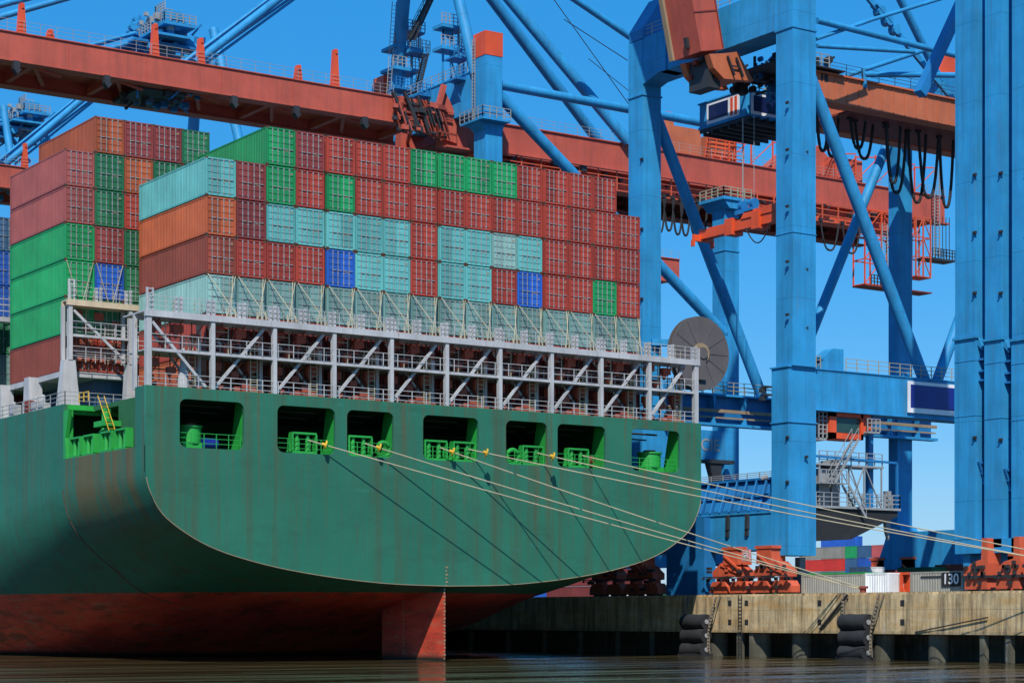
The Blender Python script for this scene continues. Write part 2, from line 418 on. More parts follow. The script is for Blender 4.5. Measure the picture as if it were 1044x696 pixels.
# bollards
def bollard(p, lab):
    o = MB(); o.tube([(p[0], p[1], 5.2), (p[0], p[1], 5.65)], .26, 14); o.tube([(p[0], p[1], 5.62), (p[0], p[1], 5.80)], .40, 14)
    o.box(p[0]-.5, p[1]-.5, 5.2, p[0]+.5, p[1]+.5, 5.24)
    tag(o.build('bollard', M['brown'], smooth=True), lab, 'bollard', 'bollards on the quay edge')
B1 = pX(880, 601, 54.3); B2 = Vector((54.3, -46.0, 5.5))
bollard(B1, 'rusty mooring bollard on the quay edge where the lower ropes end')

# ================================================================== SHIP
ship = empty('container_ship', (24.2, 20, 0)); tag(ship, 'huge green container ship seen from its stern, red below the waterline', 'ship')
XC, HB = 24.4, 25.0
ZD, ZT = 15.35, 19.55
# hull sections: y, [(u, z)...] with u = 0 at the side, 1 at the centre line
SEC = [
 (-1.2, [(0,15.35),(0,13.5),(.012,12.2),(.05,10.6),(.126,9.23),(.218,8.16),(.344,7.3),(.472,6.7),(.637,6.17),(.806,5.84),(1,5.73)]),
 (6,   [(0,15.35),(0,13.2),(.014,11.6),(.046,10.0),(.120,8.7),(.200,7.5),(.300,6.3),(.44,5.4),(.62,4.8),(.80,4.45),(1,4.3)]),
 (14,  [(0,15.35),(.0,13.0),(.018,10.9),(.060,9.3),(.115,8.0),(.177,6.8),(.258,5.3),(.40,4.2),(.60,3.4),(.80,3.0),(1,2.8)]),
 (20,  [(0,15.35),(0,12.3),(.018,9.9),(.055,8.1),(.11,6.6),(.18,5.1),(.28,3.5),(.42,2.4),(.60,1.8),(.80,1.4),(1,1.2)]),
 (26,  [(0,15.35),(0,11.5),(.02,9.0),(.06,7.0),(.12,5.2),(.20,3.5),(.30,2.1),(.44,1.0),(.62,.2),(.80,-.3),(1,-.6)]),
 (38,  [(0,15.35),(0,10.0),(.02,7.3),(.06,5.0),(.12,2.9),(.20,.9),(.30,-1.0),(.44,-2.6),(.62,-3.8),(.80,-4.6),(1,-5)]),
 (60,  [(0,15.35),(0,8.0),(.015,5.0),(.04,2.4),(.08,0),(.14,-2.2),(.24,-4.2),(.38,-5.8),(.56,-7.0),(.78,-7.7),(1,-8)]),
 (100, [(0,15.35),(0,5.0),(0,2.0),(.01,0),(.02,-2),(.05,-4.5),(.12,-6.8),(.25,-8.2),(.5,-9),(.78,-9),(1,-9)]),
 (230, [(0,15.35),(0,5.0),(0,2.0),(.01,0),(.02,-2),(.05,-4.5),(.12,-6.8),(.25,-8.2),(.5,-9),(.78,-9),(1,-9)]),
 (290, [(.45,15.35),(.5,8.0),(.55,5.0),(.6,2.4),(.62,0),(.66,-2.2),(.7,-4.2),(.75,-5.8),(.8,-7.0),(.9,-7.7),(1,-8)]),
 (325, [(.96,15.35),(.97,8.0),(.975,5.0),(.98,2.4),(.98,0),(.985,-2.2),(.985,-4.2),(.985,-5.8),(.99,-7.0),(.995,-7.7),(1,-8)]),
]
def resample(sec, n):
    """Catmull-Rom refinement of a section"""
    P = [Vector((u, z, 0)) for u, z in sec]; out = [P[0]]
    for i in range(len(P)-1):
        p0 = P[max(i-1, 0)]; p1 = P[i]; p2 = P[i+1]; p3 = P[min(i+2, len(P)-1)]
        for k in range(1, n+1):
            t = k/n
            out.append(.5*((2*p1)+(-p0+p2)*t+(2*p0-5*p1+4*p2-p3)*t*t+(-p0+3*p1-3*p2+p3)*t**3))
    return [(max(0, p.x), p.y) for p in out]
secs = []
for i, (y, s) in enumerate(SEC):
    secs.append((y, resample(s, 4)))
fine = []
for (ya, a), (yb, b) in zip(secs, secs[1:]):
    n = max(1, int((yb-ya)/3)) if yb < 110 else 4
    for k in range(n):
        t = k/n; fine.append((ya+(yb-ya)*t, [(p[0]+(q_[0]-p[0])*t, p[1]+(q_[1]-p[1])*t) for p, q_ in zip(a, b)]))
fine.append(secs[-1])
h = MB(); m_ = len(fine[0][1]); nn = 2*m_-1
for y, s in fine:
    row = [(XC-HB+u*HB, y, z) for u, z in s]
    row += [(2*XC-x, yy, z) for x, yy, z in row[-2::-1]]
    h.v += row
for i in range(len(fine)-1):
    for j in range(nn-1): h.f.append((i*nn+j, i*nn+j+1, (i+1)*nn+j+1, (i+1)*nn+j))
h.build('hull', M['hull'], ship, smooth='all')

# upper side walls (bulwark strake) port and starboard, and the corner blocks at the transom
for sx, nm in ((0, 'bulwark'), (1, 'bulwark')):
    x = XC-HB if sx == 0 else XC+HB-.3
    o = MB(); o.box(x, 14, ZD, x+.3, 228, ZT); o.build('bulwark', M['hull'], ship)
    o = MB(); o.box(x, -1.08, ZD, x+.3, .55, ZT-.003); o.build('corner_block', M['hull'], ship)

# transom plate with seven openings
tr = [(XC-HB+u*HB, z) for u, z in secs[0][1]]
outline = [(XC-HB, ZT)]+tr[0:]+[(2*XC-x, z) for x, z in tr[-2::-1]]+[(XC+HB, ZT)]
OPN = [(182.5, 248, 431), (282, 341, 436), (353, 400.5, 440), (430.5, 487, 445), (515, 557, 450), (567.5, 616.5, 454), (643, 692, 459)]
opn = [(pY(a, y, -1.2).x, pY(b, y, -1.2).x) for a, b, y in OPN]
holes = [rrect(a, ZD-.02, b, 18.75, .5) for a, b in opn]
plate('transom', outline, holes, .24, M['hull'], ship, lambda u, v, t: (u, -1.2+t, v))
rim = MB(); rim.tube([(x, -1.33, z-.01) for x, z in outline[6:-6]], .035, 6); rim.build('transom_edge', M['tan'], ship, smooth=True)
seam = MB(); seam.tube([(XC-HB+u*HB-.0, 14, z-.01) for u, z in secs[2][1][4:28]], .06, 6); seam.build('knuckle_strip', M['dkrust'], ship, smooth=True)

# decks
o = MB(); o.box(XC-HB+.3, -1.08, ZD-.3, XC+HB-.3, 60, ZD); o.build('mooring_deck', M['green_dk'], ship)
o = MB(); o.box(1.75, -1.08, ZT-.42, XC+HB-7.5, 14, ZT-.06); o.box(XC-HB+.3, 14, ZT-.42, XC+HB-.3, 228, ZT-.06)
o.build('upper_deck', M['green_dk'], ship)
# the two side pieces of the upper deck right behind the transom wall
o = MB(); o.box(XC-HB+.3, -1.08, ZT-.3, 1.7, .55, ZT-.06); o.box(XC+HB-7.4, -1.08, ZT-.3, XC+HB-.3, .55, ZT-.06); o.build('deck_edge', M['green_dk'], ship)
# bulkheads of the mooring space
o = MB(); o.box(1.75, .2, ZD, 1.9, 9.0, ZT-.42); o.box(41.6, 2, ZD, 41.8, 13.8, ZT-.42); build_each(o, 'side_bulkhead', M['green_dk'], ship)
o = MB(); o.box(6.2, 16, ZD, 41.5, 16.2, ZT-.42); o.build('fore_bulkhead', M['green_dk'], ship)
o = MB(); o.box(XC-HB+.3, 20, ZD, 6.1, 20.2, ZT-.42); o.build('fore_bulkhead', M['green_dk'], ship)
# frames around the port quarter opening
o = MB(); o.box(XC-HB+.3, 13.9, ZT-.75, 6.0, 14.12, ZT-.02); o.bar((XC-HB+.45, 13.8, ZD), (XC-HB+.45, 13.8, ZT-.4), .3, .5)
o.box(XC-HB+.3, 13.6, ZT-.45, 6.0, 13.88, ZT-.35); o.box(4.6, 13.7, ZD, 5.0, 14.1, ZT-.5)
o.build('opening_frame', M['green_in'], ship)
o = MB(); o.prism([(14.0, ZD), (14.0, ZT-.5), (12.9, ZT-.5), (13.6, ZD+1.6), (13.3, ZD)], 'x', XC-HB-.01, XC-HB+.28); o.build('opening_frame', M['green_in'], ship)
o = MB()
for a, b in opn: # sloping webs right of each opening, open pipes overhead
    o.prism([(-1.06, ZD), (-1.06, 18.9), (.25, ZT-.45), (1.1, ZD)], 'x', b+.12, b+.2)
build_each(o, 'web_frame', M['green_in'], ship)
o = MB()
for a, b in opn:
    o.tube([(a+.4, 1.5, ZT-.9), (b-.2, 1.5, ZT-.9)], .09, 6); o.tube([(a, 3.2, ZT-1.1), (b, 3.2, ZT-1.2)], .07, 6)
build_each(o, 'deck_pipe', M['dark'], ship)

def fairlead(x, y, rot=0, ring=False):
    """roller fairlead: frame with two vertical rollers, or a closed ring chock"""
    root = empty('fairlead' if not ring else 'ring_chock', (x, y, ZD)); root.parent = ship; root.matrix_parent_inverse = parent_inv(ship)
    def T(mb):
        c, s = math.cos(rot), math.sin(rot)
        mb.v = [(x+a*c-b*s, y+a*s+b*c, ZD+z) for a, b, z in mb.v]; return mb
    if ring:
        o = MB(); n = 20
        pts = [(.0+.55*math.cos(2*PI*k/n), 0, .62+.55*math.sin(2*PI*k/n)) for k in range(n+1)]
        o.tube(pts, .17, 8); T(o).build('ring', M['green_in'], root, smooth=True)
        o = MB(); o.box(-.6, -.3, 0, .6, .3, .12); T(o).build('base', M['green_in'], root)
        return
    o = MB(); o.box(-1.0, -.35, 0, 1.0, .35, .16); o.box(-1.0, -.28, 1.42, 1.0, .28, 1.56)
    for e in (-1, 1): o.box(e*.98-.06, -.3, .16, e*.98+.06, .3, 1.42)
    o.prism([(-.98, .1), (-1.35, .1), (-.98, 1.1)], 'y', -.05, .05); T(o).build('frame', M['green_in'], root)
    for e in (-.52, .38):
        o = MB(); o.tube([(e, 0, .16), (e, 0, .5), (e, 0, .9), (e, 0, 1.42)], .2, 12, .15); T(o).build('roller', M['green_in'], root, smooth=True)
for px, ring in ((309, 0), (366, 0), (391, 1), (443, 0), (472, 0), (523, 1), (542, 0), (588, 0)):
    yy = HY-(HY-456)
    p = pY(px, 456, -.75); fairlead(p.x, -.72, 0, bool(ring))
for yy in (12.2, 9.6, 6.2, 3.6): fairlead(XC-HB+.45, yy, -PI/2)
# winches / drums
def winch(x, y, r=.9, mat='green_in'):
    root = empty('mooring_winch', (x, y, ZD)); root.parent = ship; root.matrix_parent_inverse = parent_inv(ship)
    o = MB(); o.tube([(x, y, ZD+.5), (x, y, ZD+1.6)], r, 20); o.tube([(x, y, ZD+1.6), (x, y, ZD+1.72)], r*1.12, 20); o.build('drum', M[mat], root, smooth=True)
    o = MB(); o.box(x-r, y-r*.8, ZD, x+r, y+r*.8, ZD+.5); o.build('base', M['green_in'], root)
    o = MB(); o.tube([(x, y, ZD+1.72), (x, y, ZD+1.9)], r*.55, 14); o.build('cap', M['bright'] if 'bright' in M else M['brown'], root)
winch(pY(195, 440, .6).x, .9, .85); winch(pY(665, 470, .4).x, .8, .95)
o = MB(); p = pY(210, 452, .0); o.tube([(p.x-.2, .2, ZD+.45), (p.x+.9, .2, ZD+.45)], .42, 14); o.build('rope_drum', M['navy'], ship, smooth=True)
o = MB(); p = pY(600, 455, .1)
for k in range(5): o.tube([(p.x+k*.22, .3+.1*k, ZD+.3+.12*(k % 3)), (p.x+k*.22+.3, .3, ZD+1.0+.1*(k % 2))], .12, 8)
o.build('hydraulic_unit', M['brown'], ship)
o = MB()
for a, b in opn: o.mark(); o.rail([(a+.1, -1.0, ZD), (b-.1, -1.0, ZD)], 1.05, .022, .9)
build_each(o, 'deck_railing', M['green_in'], ship, True)
o = MB(); o.ladder((.6, 9.6, ZT+.3), (.6, 6.6, ZD+.6), .5, (1, 0, 0), .5, .022); o.rail([(-.3, 9.8, ZT-.1), (-.3, 11.6, ZT-.1)], .7, .03, .9, 2); o.build('yellow_stair', M['yellow'], ship)
o = MB(); o.box(.4, 8.5, ZD+2.2, 2.2, 10.5, ZD+2.6); o.box(1.0, 9, ZD, 1.6, 10, ZD+2.2); o.tube([(.4, 10.5, ZD+1), (2.4, 11.5, ZD+2.8)], .3, 8); o.tube([(1.2, 10, ZD+2.6), (1.2, 10, ZD+3.6)], .35, 10)
o.build('deck_crane_pedestal', M['green_in'], ship)

# rudder: foil-shaped blade under the stern, with draught ticks
o = MB(); prof = []
for t in [0, .04, .12, .25, .4, .6, .8, 1.0]:
    wd = .55*(1.2*math.sqrt(t)-t*1.1+.06*1) if t < 1 else .05
    prof.append((t, max(.05, wd)))
ya, yl = 8.4, -1.05
zs = (-4, 5.7)
poly = [(24.2-w_, ya+(yl-ya)*t) for t, w_ in prof]+[(24.2+w_, ya+(yl-ya)*t) for t, w_ in prof[::-1]]
o.prism(poly, 'z', -4, 5.68)
rud = o.build('rudder', M['hull'], ship)
o = MB()
for k in range(26):
    z = .1+k*.28
    if z > 5.6: o.box(24.1, -1.345, z, 24.1+(.22 if k % 2 else .12), -1.325, z+.12)
    else: o.box(24.1, -1.085, z, 24.1+(.16 if k % 2 else .1), -1.06, z+.12)
o.build('draught_marks', M['tan'], ship)
o = MB()
for k in range(16): o.box(23.60, 4.1, .4+k*.3, 23.64, 4.2, .5+k*.3)
o.build('draught_marks', M['tan'], ship)

# lashing bridge at the stern (and the one before the forward bay)
def lashing_bridge(X0, nb, Y, zt, zb, pitch, first=0, ncol=20, rusty=False, depth=1.7, diag_first=True):
    root = empty('lashing_bridge', (X0, Y, zb)); root.parent = ship; root.matrix_parent_inverse = parent_inv(ship)
    Wm = M['white']; X1 = X0+nb*pitch
    for i in range(nb+1):
        x = X0+i*pitch
        o = MB(); w2 = (.145 if i not in (0, nb) else .2) if depth > 1 else .16
        o.box(x-w2, Y-.2, zb, x+w2, Y+.2, zt-.45); o.box(x-.40, Y+depth-.15, zb, x-.14, Y+depth+.15, zt-.45)
        o.build('post', Wm, root)
        if i < nb:
            o = MB()
            if i == 0 and diag_first: o.bar((x+.3, Y, zt-.8), (x+pitch-.5, Y, zb+.3), .2)
            elif i == nb-1 and diag_first: o.bar((x+.4, Y+.3, zb+.5), (x+pitch-1.2, Y+.3, zt-.9), .22)
            else: o.bar((x+.3, Y+.35, zb+.3), (x+pitch-.7, Y+.35, zt-.6), .2)
            o.build('brace', Wm, root)
            if depth > 1:
                o = MB(); o.bar((x+pitch-.6, Y+depth, zb+.3), (x+.5, Y+depth, zt-.6), .16); o.build('brace', Wm, root)
                o = MB()
                for q_ in range(5): xq = x+.7+q_*.85; o.bar((xq, Y+depth-.1, zb), (xq, Y+depth-.1, zt-.4), .06)
                o.bar((x, Y+depth-.1, zb+1.6), (x+pitch, Y+depth-.1, zb+1.6), .08); o.bar((x, Y+depth-.1, zt-1.5), (x+pitch, Y+depth-.1, zt-1.5), .08)
                o.build('cell_grid', M['dkrust'], root)
            o = MB(); xx = x+1.15
            o.ladder((xx, Y+1.0, zt-2.6), (xx, Y+1.0, zt-.4), 1.2, (1, 0, 0), .45, .035); o.build('ladder', M['rod'], root)
            o = MB(); xx = x+pitch-1.2
            o.ladder((xx, Y+.9, zb), (xx, Y+.9, zt-2.6), .55, (1, 0, 0), .36, .035); o.rail([(xx-.5, Y+1.1, zt-2.45), (xx+.5, Y+1.1, zt-2.45)], 1.0, .03, .3); o.build('ladder', M['rod'], root)
            o = MB()
            for cx, cz, s in ((x+.9, zt-3.4, .42), (x+3.9, zt-3.2, .48), (x+2.9, zt-.9, .4), (x+1.2, zt-.75, .36), (x+1.9, zt-1.9, .3), (x+2.4, zt-3.9, .3), (x+4.3, zt-1.4, .3), (x+3.3, zt-4.6, .34), (x+.7, zt-4.5, .28)):
                o.mark(); o.box(cx-s, Y+1.2, cz-s*.8, cx+s, Y+1.7, cz+s*.6); o.prism([(cx-s*.9, cz-s*.8), (cx+s*.2, cz-s*.8), (cx-s*.3, cz-s*1.9)], 'y', Y+1.3, Y+1.6)
                o.bar((cx, Y+1.4, cz), (cx+.6, Y+1.4, cz+.9), .08)
            for k in range(7):
                o.mark(); cx = x+.5+k*.65; o.box(cx-.22, Y+.9, zb+.1, cx+.2, Y+1.5, zb+.45+.2*(k % 2))
            build_each(o, 'bridge_fitting', M['fitting'], root, True)
    o = MB(); o.box(X0-.3, Y-.28, zt-.45, X1+.3, Y+.02, zt); o.box(X0-.3, Y+.02, zt-.12, X1+.3, Y+(3.72 if depth > 1 else .95), zt-.02); o.box(X0-.3, Y+depth, zt-.45, X1+.3, Y+depth+.3, zt-.121)  # top plate widened to throw shade on the tiers behind
    o.build('top_beam', M['rusty_white'] if rusty else Wm, root)
    o = MB(); zm = zt-2.65; o.box(X0, Y-.12, zm-.2, X1, Y+.1, zm); o.box(X0, Y+.1, zm-.1, X1, Y+(3.6 if depth > 1 else .9), zm-.02); o.build('mid_beam', Wm, root)  # plate deepened too, keeping the lower tiers in shade
    o = MB(); o.rail([(X0, Y-.15, zm), (X1, Y-.15, zm)], 1.0, .022, 1.25, 2); o.rail([(X0, Y-.15, zb), (X1, Y-.15, zb)], 1.1, .024, 1.25, 3)
    o.rail([(X0, Y-.2, zt), (X1, Y-.2, zt)], 1.05, .018, 1.25, 3); o.rail([(X0, Y+depth, zm), (X1, Y+depth, zm)], 1.0, .02, .8, 3); o.rail([(X0, Y+depth, zb), (X1, Y+depth, zb)], 1.0, .02, .8, 3)
    o.build('railing', Wm, root)
    o = MB()
    for k in range(int(nb*pitch/.55)):
        x = X0+.3+k*.55
        if (k//2) % 2: o.bar((x, Y+.1, zt-.1), (x+.06, Y+.12, zt+.75+.3*random.random()), .05)
    o.build('rod_rack', M['rod'], root)
    for c in range(ncol):
        x = X0+(c+.9)*pitch/2+.1
        if x > X1: break
        o = MB(); o.box(x-.28, Y-.1, zt, x-.08, Y+.12, zt+1.05); o.box(x+.1, Y-.1, zt, x+.3, Y+.12, zt+1.15)
        if c % 4 == 3: o.box(x+.42, Y-.1, zt, x+.58, Y+.12, zt+1.0)
        o.build('lashing_stanchion', Wm, root)
    o = MB(); o.box(X0-.15, Y-.1, zt, X0-.02, Y+.05, zt+1.6); o.box(X0+.28, Y-.1, zt, X0+.4, Y+.05, zt+1.6)
    for k in range(5): o.box(X0-.02, Y-.1, zt+.2+k*.32, X0+.28, Y+.05, zt+.28+k*.32)
    o.build('end_ladder', Wm, root)
    return root
LB = lashing_bridge(0.15, 10, 0, 25.0, 19.5, 4.97)
LB2 = lashing_bridge(1.0, 9, 16.75, 28.0, 23.3, 5.0, rusty=True, depth=.75)
o = MB() # pedestals under the forward bridge and bay
for x in (.9, 6.0):
    e = 1.0 if x < 2 else .55
    o.prism([(x-.8*e, ZT), (x+.9*e, ZT), (x+.5*e, 23.3), (x-.4*e, 23.3)], 'y', 16.6, 17.4)
for y in (24, 30.5, 37):
    o.prism([(y-.8, ZT), (y+.8, ZT), (y+.5, 22.6), (y-.5, 22.6)], 'x', .2, 1.3)
o.box(1.0, 18.0, 22.2, 48, 45, 22.62)
o.build('stack_pedestal', M['white'], ship)
o = MB(); o.box(4.0, 19, ZT, 48, 44, 22.2); o.build('hatch_coaming', M['steel'] if 'steel' in M else M['c_steel blue'], ship)
o = MB(); o.rail([(-.4, 14.2, ZT), (-.4, 70, ZT)], 1.0, .025, 1.5); o.rail([(-.4, 14.2, ZT), (5.5, 14.2, ZT)], 1.0, .025, 1.5); o.build('side_railing', M['galv'], ship)
o = MB()
for k, y in enumerate((20.5, 22, 27, 33)):
    o.mark(); o.box(.0, y-.5, ZT, .7, y+.5, ZT+.7+.2*k); o.tube([(.2, y-.3, ZT+.7), (.2, y-.2, ZT+1.3)], .16, 8)
build_each(o, 'deck_ventilator', M['white'], ship, True)
o = MB(); o.box(-.2, 22.8, ZT, .8, 23.4, ZT+1.1); o.build('fire_box', M['brick'] if 'brick' in M else M['brown'], ship)
# deck hatch below the aft bay
o = MB(); o.box(6.3, 3.7, ZT-.06, 47.2, 16.4, 19.78); o.build('hatch_cover', M['brown'], ship)
# small mast near the port end
o = MB(); o.tube([(3.3, 1.0, ZT), (3.3, 1.0, 21.0)], .45, 10, .35); o.tube([(3.3, 1.0, 21.0), (3.3, 1.0, 22.6)], .3, 10, .12); o.build('vent_post', M['white'], ship, smooth=True)

# ================================================================== CONTAINERS
CW, CH, CL = 2.438, 2.85, 12.19
def body_mesh(color, L=CL, Hh=CH):
    mb = MB(); pr = .036
    # corrugated port and starboard sides (vertical trapezoid ribs)
    def side(x, sgn):
        ys = []; y = .16; p = .278
        while y+p < L-.16:
            ys += [(y, 0), (y+.07, 0), (y+.105, pr), (y+.205, pr), (y+.24, 0)]; y += p
        ys.append((L-.16, 0))
        vs = []; fs = []
        for yy, d in ys: vs += [(x+sgn*(.045-d), yy, .16), (x+sgn*(.045-d), yy, Hh-.12)]
        for k in range(len(ys)-1): fs.append((2*k, 2*k+2, 2*k+3, 2*k+1) if sgn > 0 else (2*k, 2*k+1, 2*k+3, 2*k+2))
        mb.add(vs, fs)
    side(0, 1); side(CW, -1)
    mb.box(.05, .1, Hh-.07, CW-.05, L-.1, Hh-.03)      # roof
    mb.box(.05, .1, .1, CW-.05, L-.1, .14)             # floor
    mb.box(.1, L-.1, .15, CW-.1, L-.04, Hh-.12)        # front wall
    mb.box(.1, .16, .15, CW-.1, .2, Hh-.12)            # inner wall behind the doors
    for x in (0, CW-.13):                              # corner posts
        for y in (0, L-.16): mb.box(x, y, .0, x+.13, y+.16, Hh)
    for x in (0, CW-.06): mb.box(x, .16, .02, x+.06, L-.16, .17); mb.box(x, .16, Hh-.13, x+.06, L-.16, Hh-.02)
    for y in (0.0, L-.12): mb.box(.13, y, .02, CW-.13, y+.12, .15); mb.box(.13, y, Hh-.14, CW-.13, y+.12, Hh-.02)
    return mb.mesh('body', M['c_'+color])
def cast_mesh():
    mb = MB()
    for x in (-.004, CW-.176):
        for z in (-.003, CH-.118): mb.box(x, -.006, z, x+.18, .17, z+.12)
    return mb.mesh('corner_casting', M['dkrust'])
def door_mesh(color, x0, x1):
    mb = MB(); y = .055
    mb.box(x0, y, .16, x1, y+.04, CH-.15)
    n = 5; z0, z1 = .22, CH-.21; hh = (z1-z0)/n
    for k in range(n):   # pressed panels with dark grooves between
        mb.prism([(x0+.05, z0+k*hh+.05), (x1-.05, z0+k*hh+.05), (x1-.05, z0+(k+1)*hh-.05), (x0+.05, z0+(k+1)*hh-.05)], 'y', y-.035, y)
    return mb.mesh('door', M['c_'+color])
def rods_mesh(xs):
    mb = MB()
    for x in xs:
        mb.tube([(x, -.005, .1), (x, -.005, CH-.08)], .026, 6)
        for z in (.25, 1.0, CH-1.0, CH-.25): mb.box(x-.06, -.02, z, x+.06, .02, z+.07)
        mb.box(x-.05, -.03, 1.25, x+.30, -.01, 1.30)
    return mb.mesh('locking_rod', M['galv'])
castm = cast_mesh(); rm = (rods_mesh((.50, .95)), rods_mesh((1.45, 1.92)))
def mark_mesh():
    mb = MB(); rr = random.Random(2)
    for k in range(4):
        x = 1.50
        for j in range(5):
            w_ = rr.uniform(.04, .09)
            if rr.random() < .75: pass
            x += w_+.02
    mb.box(1.55, .012, 1.15, 1.85, .019, 1.22); mb.box(2.0, .012, 2.3, 2.2, .019, 2.42)
    return mb.mesh('marking_plate', M['tan'])
mkm = mark_mesh()
meshes = {}
def get(color):
    if color not in meshes:
        meshes[color] = (body_mesh(color), door_mesh(color, .135, 1.21), door_mesh(color, 1.228, CW-.135))
    return meshes[color]
protos = {}
def link_part(me, name, parent):
    o = bpy.data.objects.new(name, me); COL.objects.link(o); o.parent = parent; return o
def container(loc, color, label, group, rotz=0.0):
    bm_, d1, d2 = get(color)
    if color not in protos:
        r = empty('shipping_container', loc)
        link_part(bm_, 'body', r); link_part(castm, 'corner_casting', r)
        for d, rr in ((d1, rm[0]), (d2, rm[1])):
            dd = link_part(d, 'door', r); link_part(rr, 'locking_rod', dd)
            if d is d2: link_part(mkm, 'marking_plate', dd)
        protos[color] = r
    else:
        src = protos[color]; r = src.copy(); COL.objects.link(r); r.location = loc
        for ch in list(src.children):
            c = ch.copy(); COL.objects.link(c); c.parent = r
            for g_ in ch.children:
                d = g_.copy(); COL.objects.link(d); d.parent = c
    r.location = loc; r.rotation_euler = (0, 0, rotz)
    tag(r, label, 'shipping container', group)
    return r
ORD = ['leftmost', 'second', 'third', 'fourth', 'fifth', 'sixth', 'seventh', 'eighth', 'ninth', 'tenth', 'eleventh', 'twelfth', 'thirteenth', 'fourteenth', 'fifteenth', 'rightmost']
TORD = ['top', 'second highest', 'third highest', 'fourth highest', 'lashed fifth', 'sixth', 'lowest']
# aft bay: columns from port to starboard, tiers from the top (None = no container); lowest two maroon to paint shade over red
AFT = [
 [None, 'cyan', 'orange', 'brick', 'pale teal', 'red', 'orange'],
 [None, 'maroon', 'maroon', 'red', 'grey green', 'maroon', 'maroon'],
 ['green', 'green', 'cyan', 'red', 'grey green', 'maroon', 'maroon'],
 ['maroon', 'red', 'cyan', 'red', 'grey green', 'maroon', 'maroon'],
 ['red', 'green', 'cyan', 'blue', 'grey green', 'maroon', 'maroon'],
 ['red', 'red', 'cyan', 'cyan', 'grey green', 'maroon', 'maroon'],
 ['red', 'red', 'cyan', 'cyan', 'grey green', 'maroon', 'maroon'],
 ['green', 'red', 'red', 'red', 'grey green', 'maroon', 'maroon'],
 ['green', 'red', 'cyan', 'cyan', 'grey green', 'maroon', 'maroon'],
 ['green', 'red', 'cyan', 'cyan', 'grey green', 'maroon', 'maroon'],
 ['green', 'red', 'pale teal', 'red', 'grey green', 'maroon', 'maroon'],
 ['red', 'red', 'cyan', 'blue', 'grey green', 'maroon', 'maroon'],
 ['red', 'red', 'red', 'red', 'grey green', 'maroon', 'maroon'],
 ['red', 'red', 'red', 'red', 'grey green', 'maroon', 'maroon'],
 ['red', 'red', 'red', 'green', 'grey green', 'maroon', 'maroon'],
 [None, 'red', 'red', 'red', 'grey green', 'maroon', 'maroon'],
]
ax = [6.45+c*2.502+(c//4)*.17 for c in range(16)]
ZTOP = 40.4; TH = 2.9
ADJ = {'orange': 'orange brown', 'cyan': 'turquoise', 'red': 'red', 'brick': 'rusty brown'}
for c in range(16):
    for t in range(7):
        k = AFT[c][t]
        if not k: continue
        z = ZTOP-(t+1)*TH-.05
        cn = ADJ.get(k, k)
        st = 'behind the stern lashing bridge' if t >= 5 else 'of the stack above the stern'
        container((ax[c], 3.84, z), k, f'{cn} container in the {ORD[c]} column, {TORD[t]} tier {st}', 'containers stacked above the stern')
# lashing rods crossing over the fifth tier
for c in range(16):
    o = MB(); z0 = 25.05; zt5 = ZTOP-4*TH-.1
    for xa, xb in ((.7, CW-.1), (1.7, .1), (1.0, CW-.3)):
        o.tube([(ax[c]+xa, 1.75, z0+.2), (ax[c]+xb, 3.72, zt5)], .035, 6)
    for xx in (.7, 1.05, 1.4, 1.75): o.tube([(ax[c]+xx, 1.7, z0), (ax[c]+xx, 1.9, z0+.9+.2*math.sin(c*3+xx*9))], .06, 6)
    o.build('lashing_rod', M['rod'], LB)
# forward bay, seen past the port side
FX = [1.1+c*2.49 for c in range(5)]
FWD = [
 [None, 'dusty maroon', 'dusty maroon', 'green', 'green', 'green', 'brick'],
 ['orange', 'dark green', 'dark green', 'maroon', 'blue', 'dark green', 'red'],
 ['maroon', 'orange', 'red', 'dark green', 'dark green', 'dark green', 'maroon'],
 ['maroon', 'dark green', 'maroon', 'green', 'maroon', 'red', 'maroon'],
 ['dark green', 'green', 'red', 'maroon', 'maroon', 'red', 'maroon'],
]
for c in range(5):
    for t in range(7):
        k = FWD[c][t]
        if not k: continue
        z = 42.95-(t+1)*TH
        container((FX[c], 18.0, z), k, f'{ADJ.get(k, k)} container in the {ORD[c]} column, {TORD[t]} tier of the far left stack', 'containers of the far left stack')
for c in range(2):
    o = MB()
    for xa, xb in ((.9, .1), (1.3, CW-.1)):
        o.tube([(FX[c]+xa, 17.5, 28.2), (FX[c]+xb, 17.95, 31.3)], .035, 6)
    o.build('lashing_rod', M['rod'], LB2)
# third bay: a slice at the left edge of the view
for c, colr in enumerate([['steel blue', 'blue', 'blue', 'dark green', 'grey green', 'maroon'], ['maroon', 'blue', 'blue', 'green', 'maroon', 'red']]):
    for t in range(6):
        k = colr[t]
        container((.6+c*2.49, 33.0, 37.2-(t+1)*TH), k, f'{ADJ.get(k, k)} container in the {"outer" if c == 0 else "inner"} column, {TORD[t] if t else "top"} tier of the narrow farthest left stack', 'containers of the third bay')
o = MB(); o.box(.3, 31.6, 22.6, .7, 32.4, 28.5); o.box(.3, 31.6, 28.1, 12, 32.4, 28.5); o.box(.3, 31.6, ZT, .9, 32.4, 22.6); o.rail([(.5, 31.6, 28.5), (6, 31.6, 28.5)], 1.5, .04)
tb = o.build('lashing_bridge', M['white'], ship)

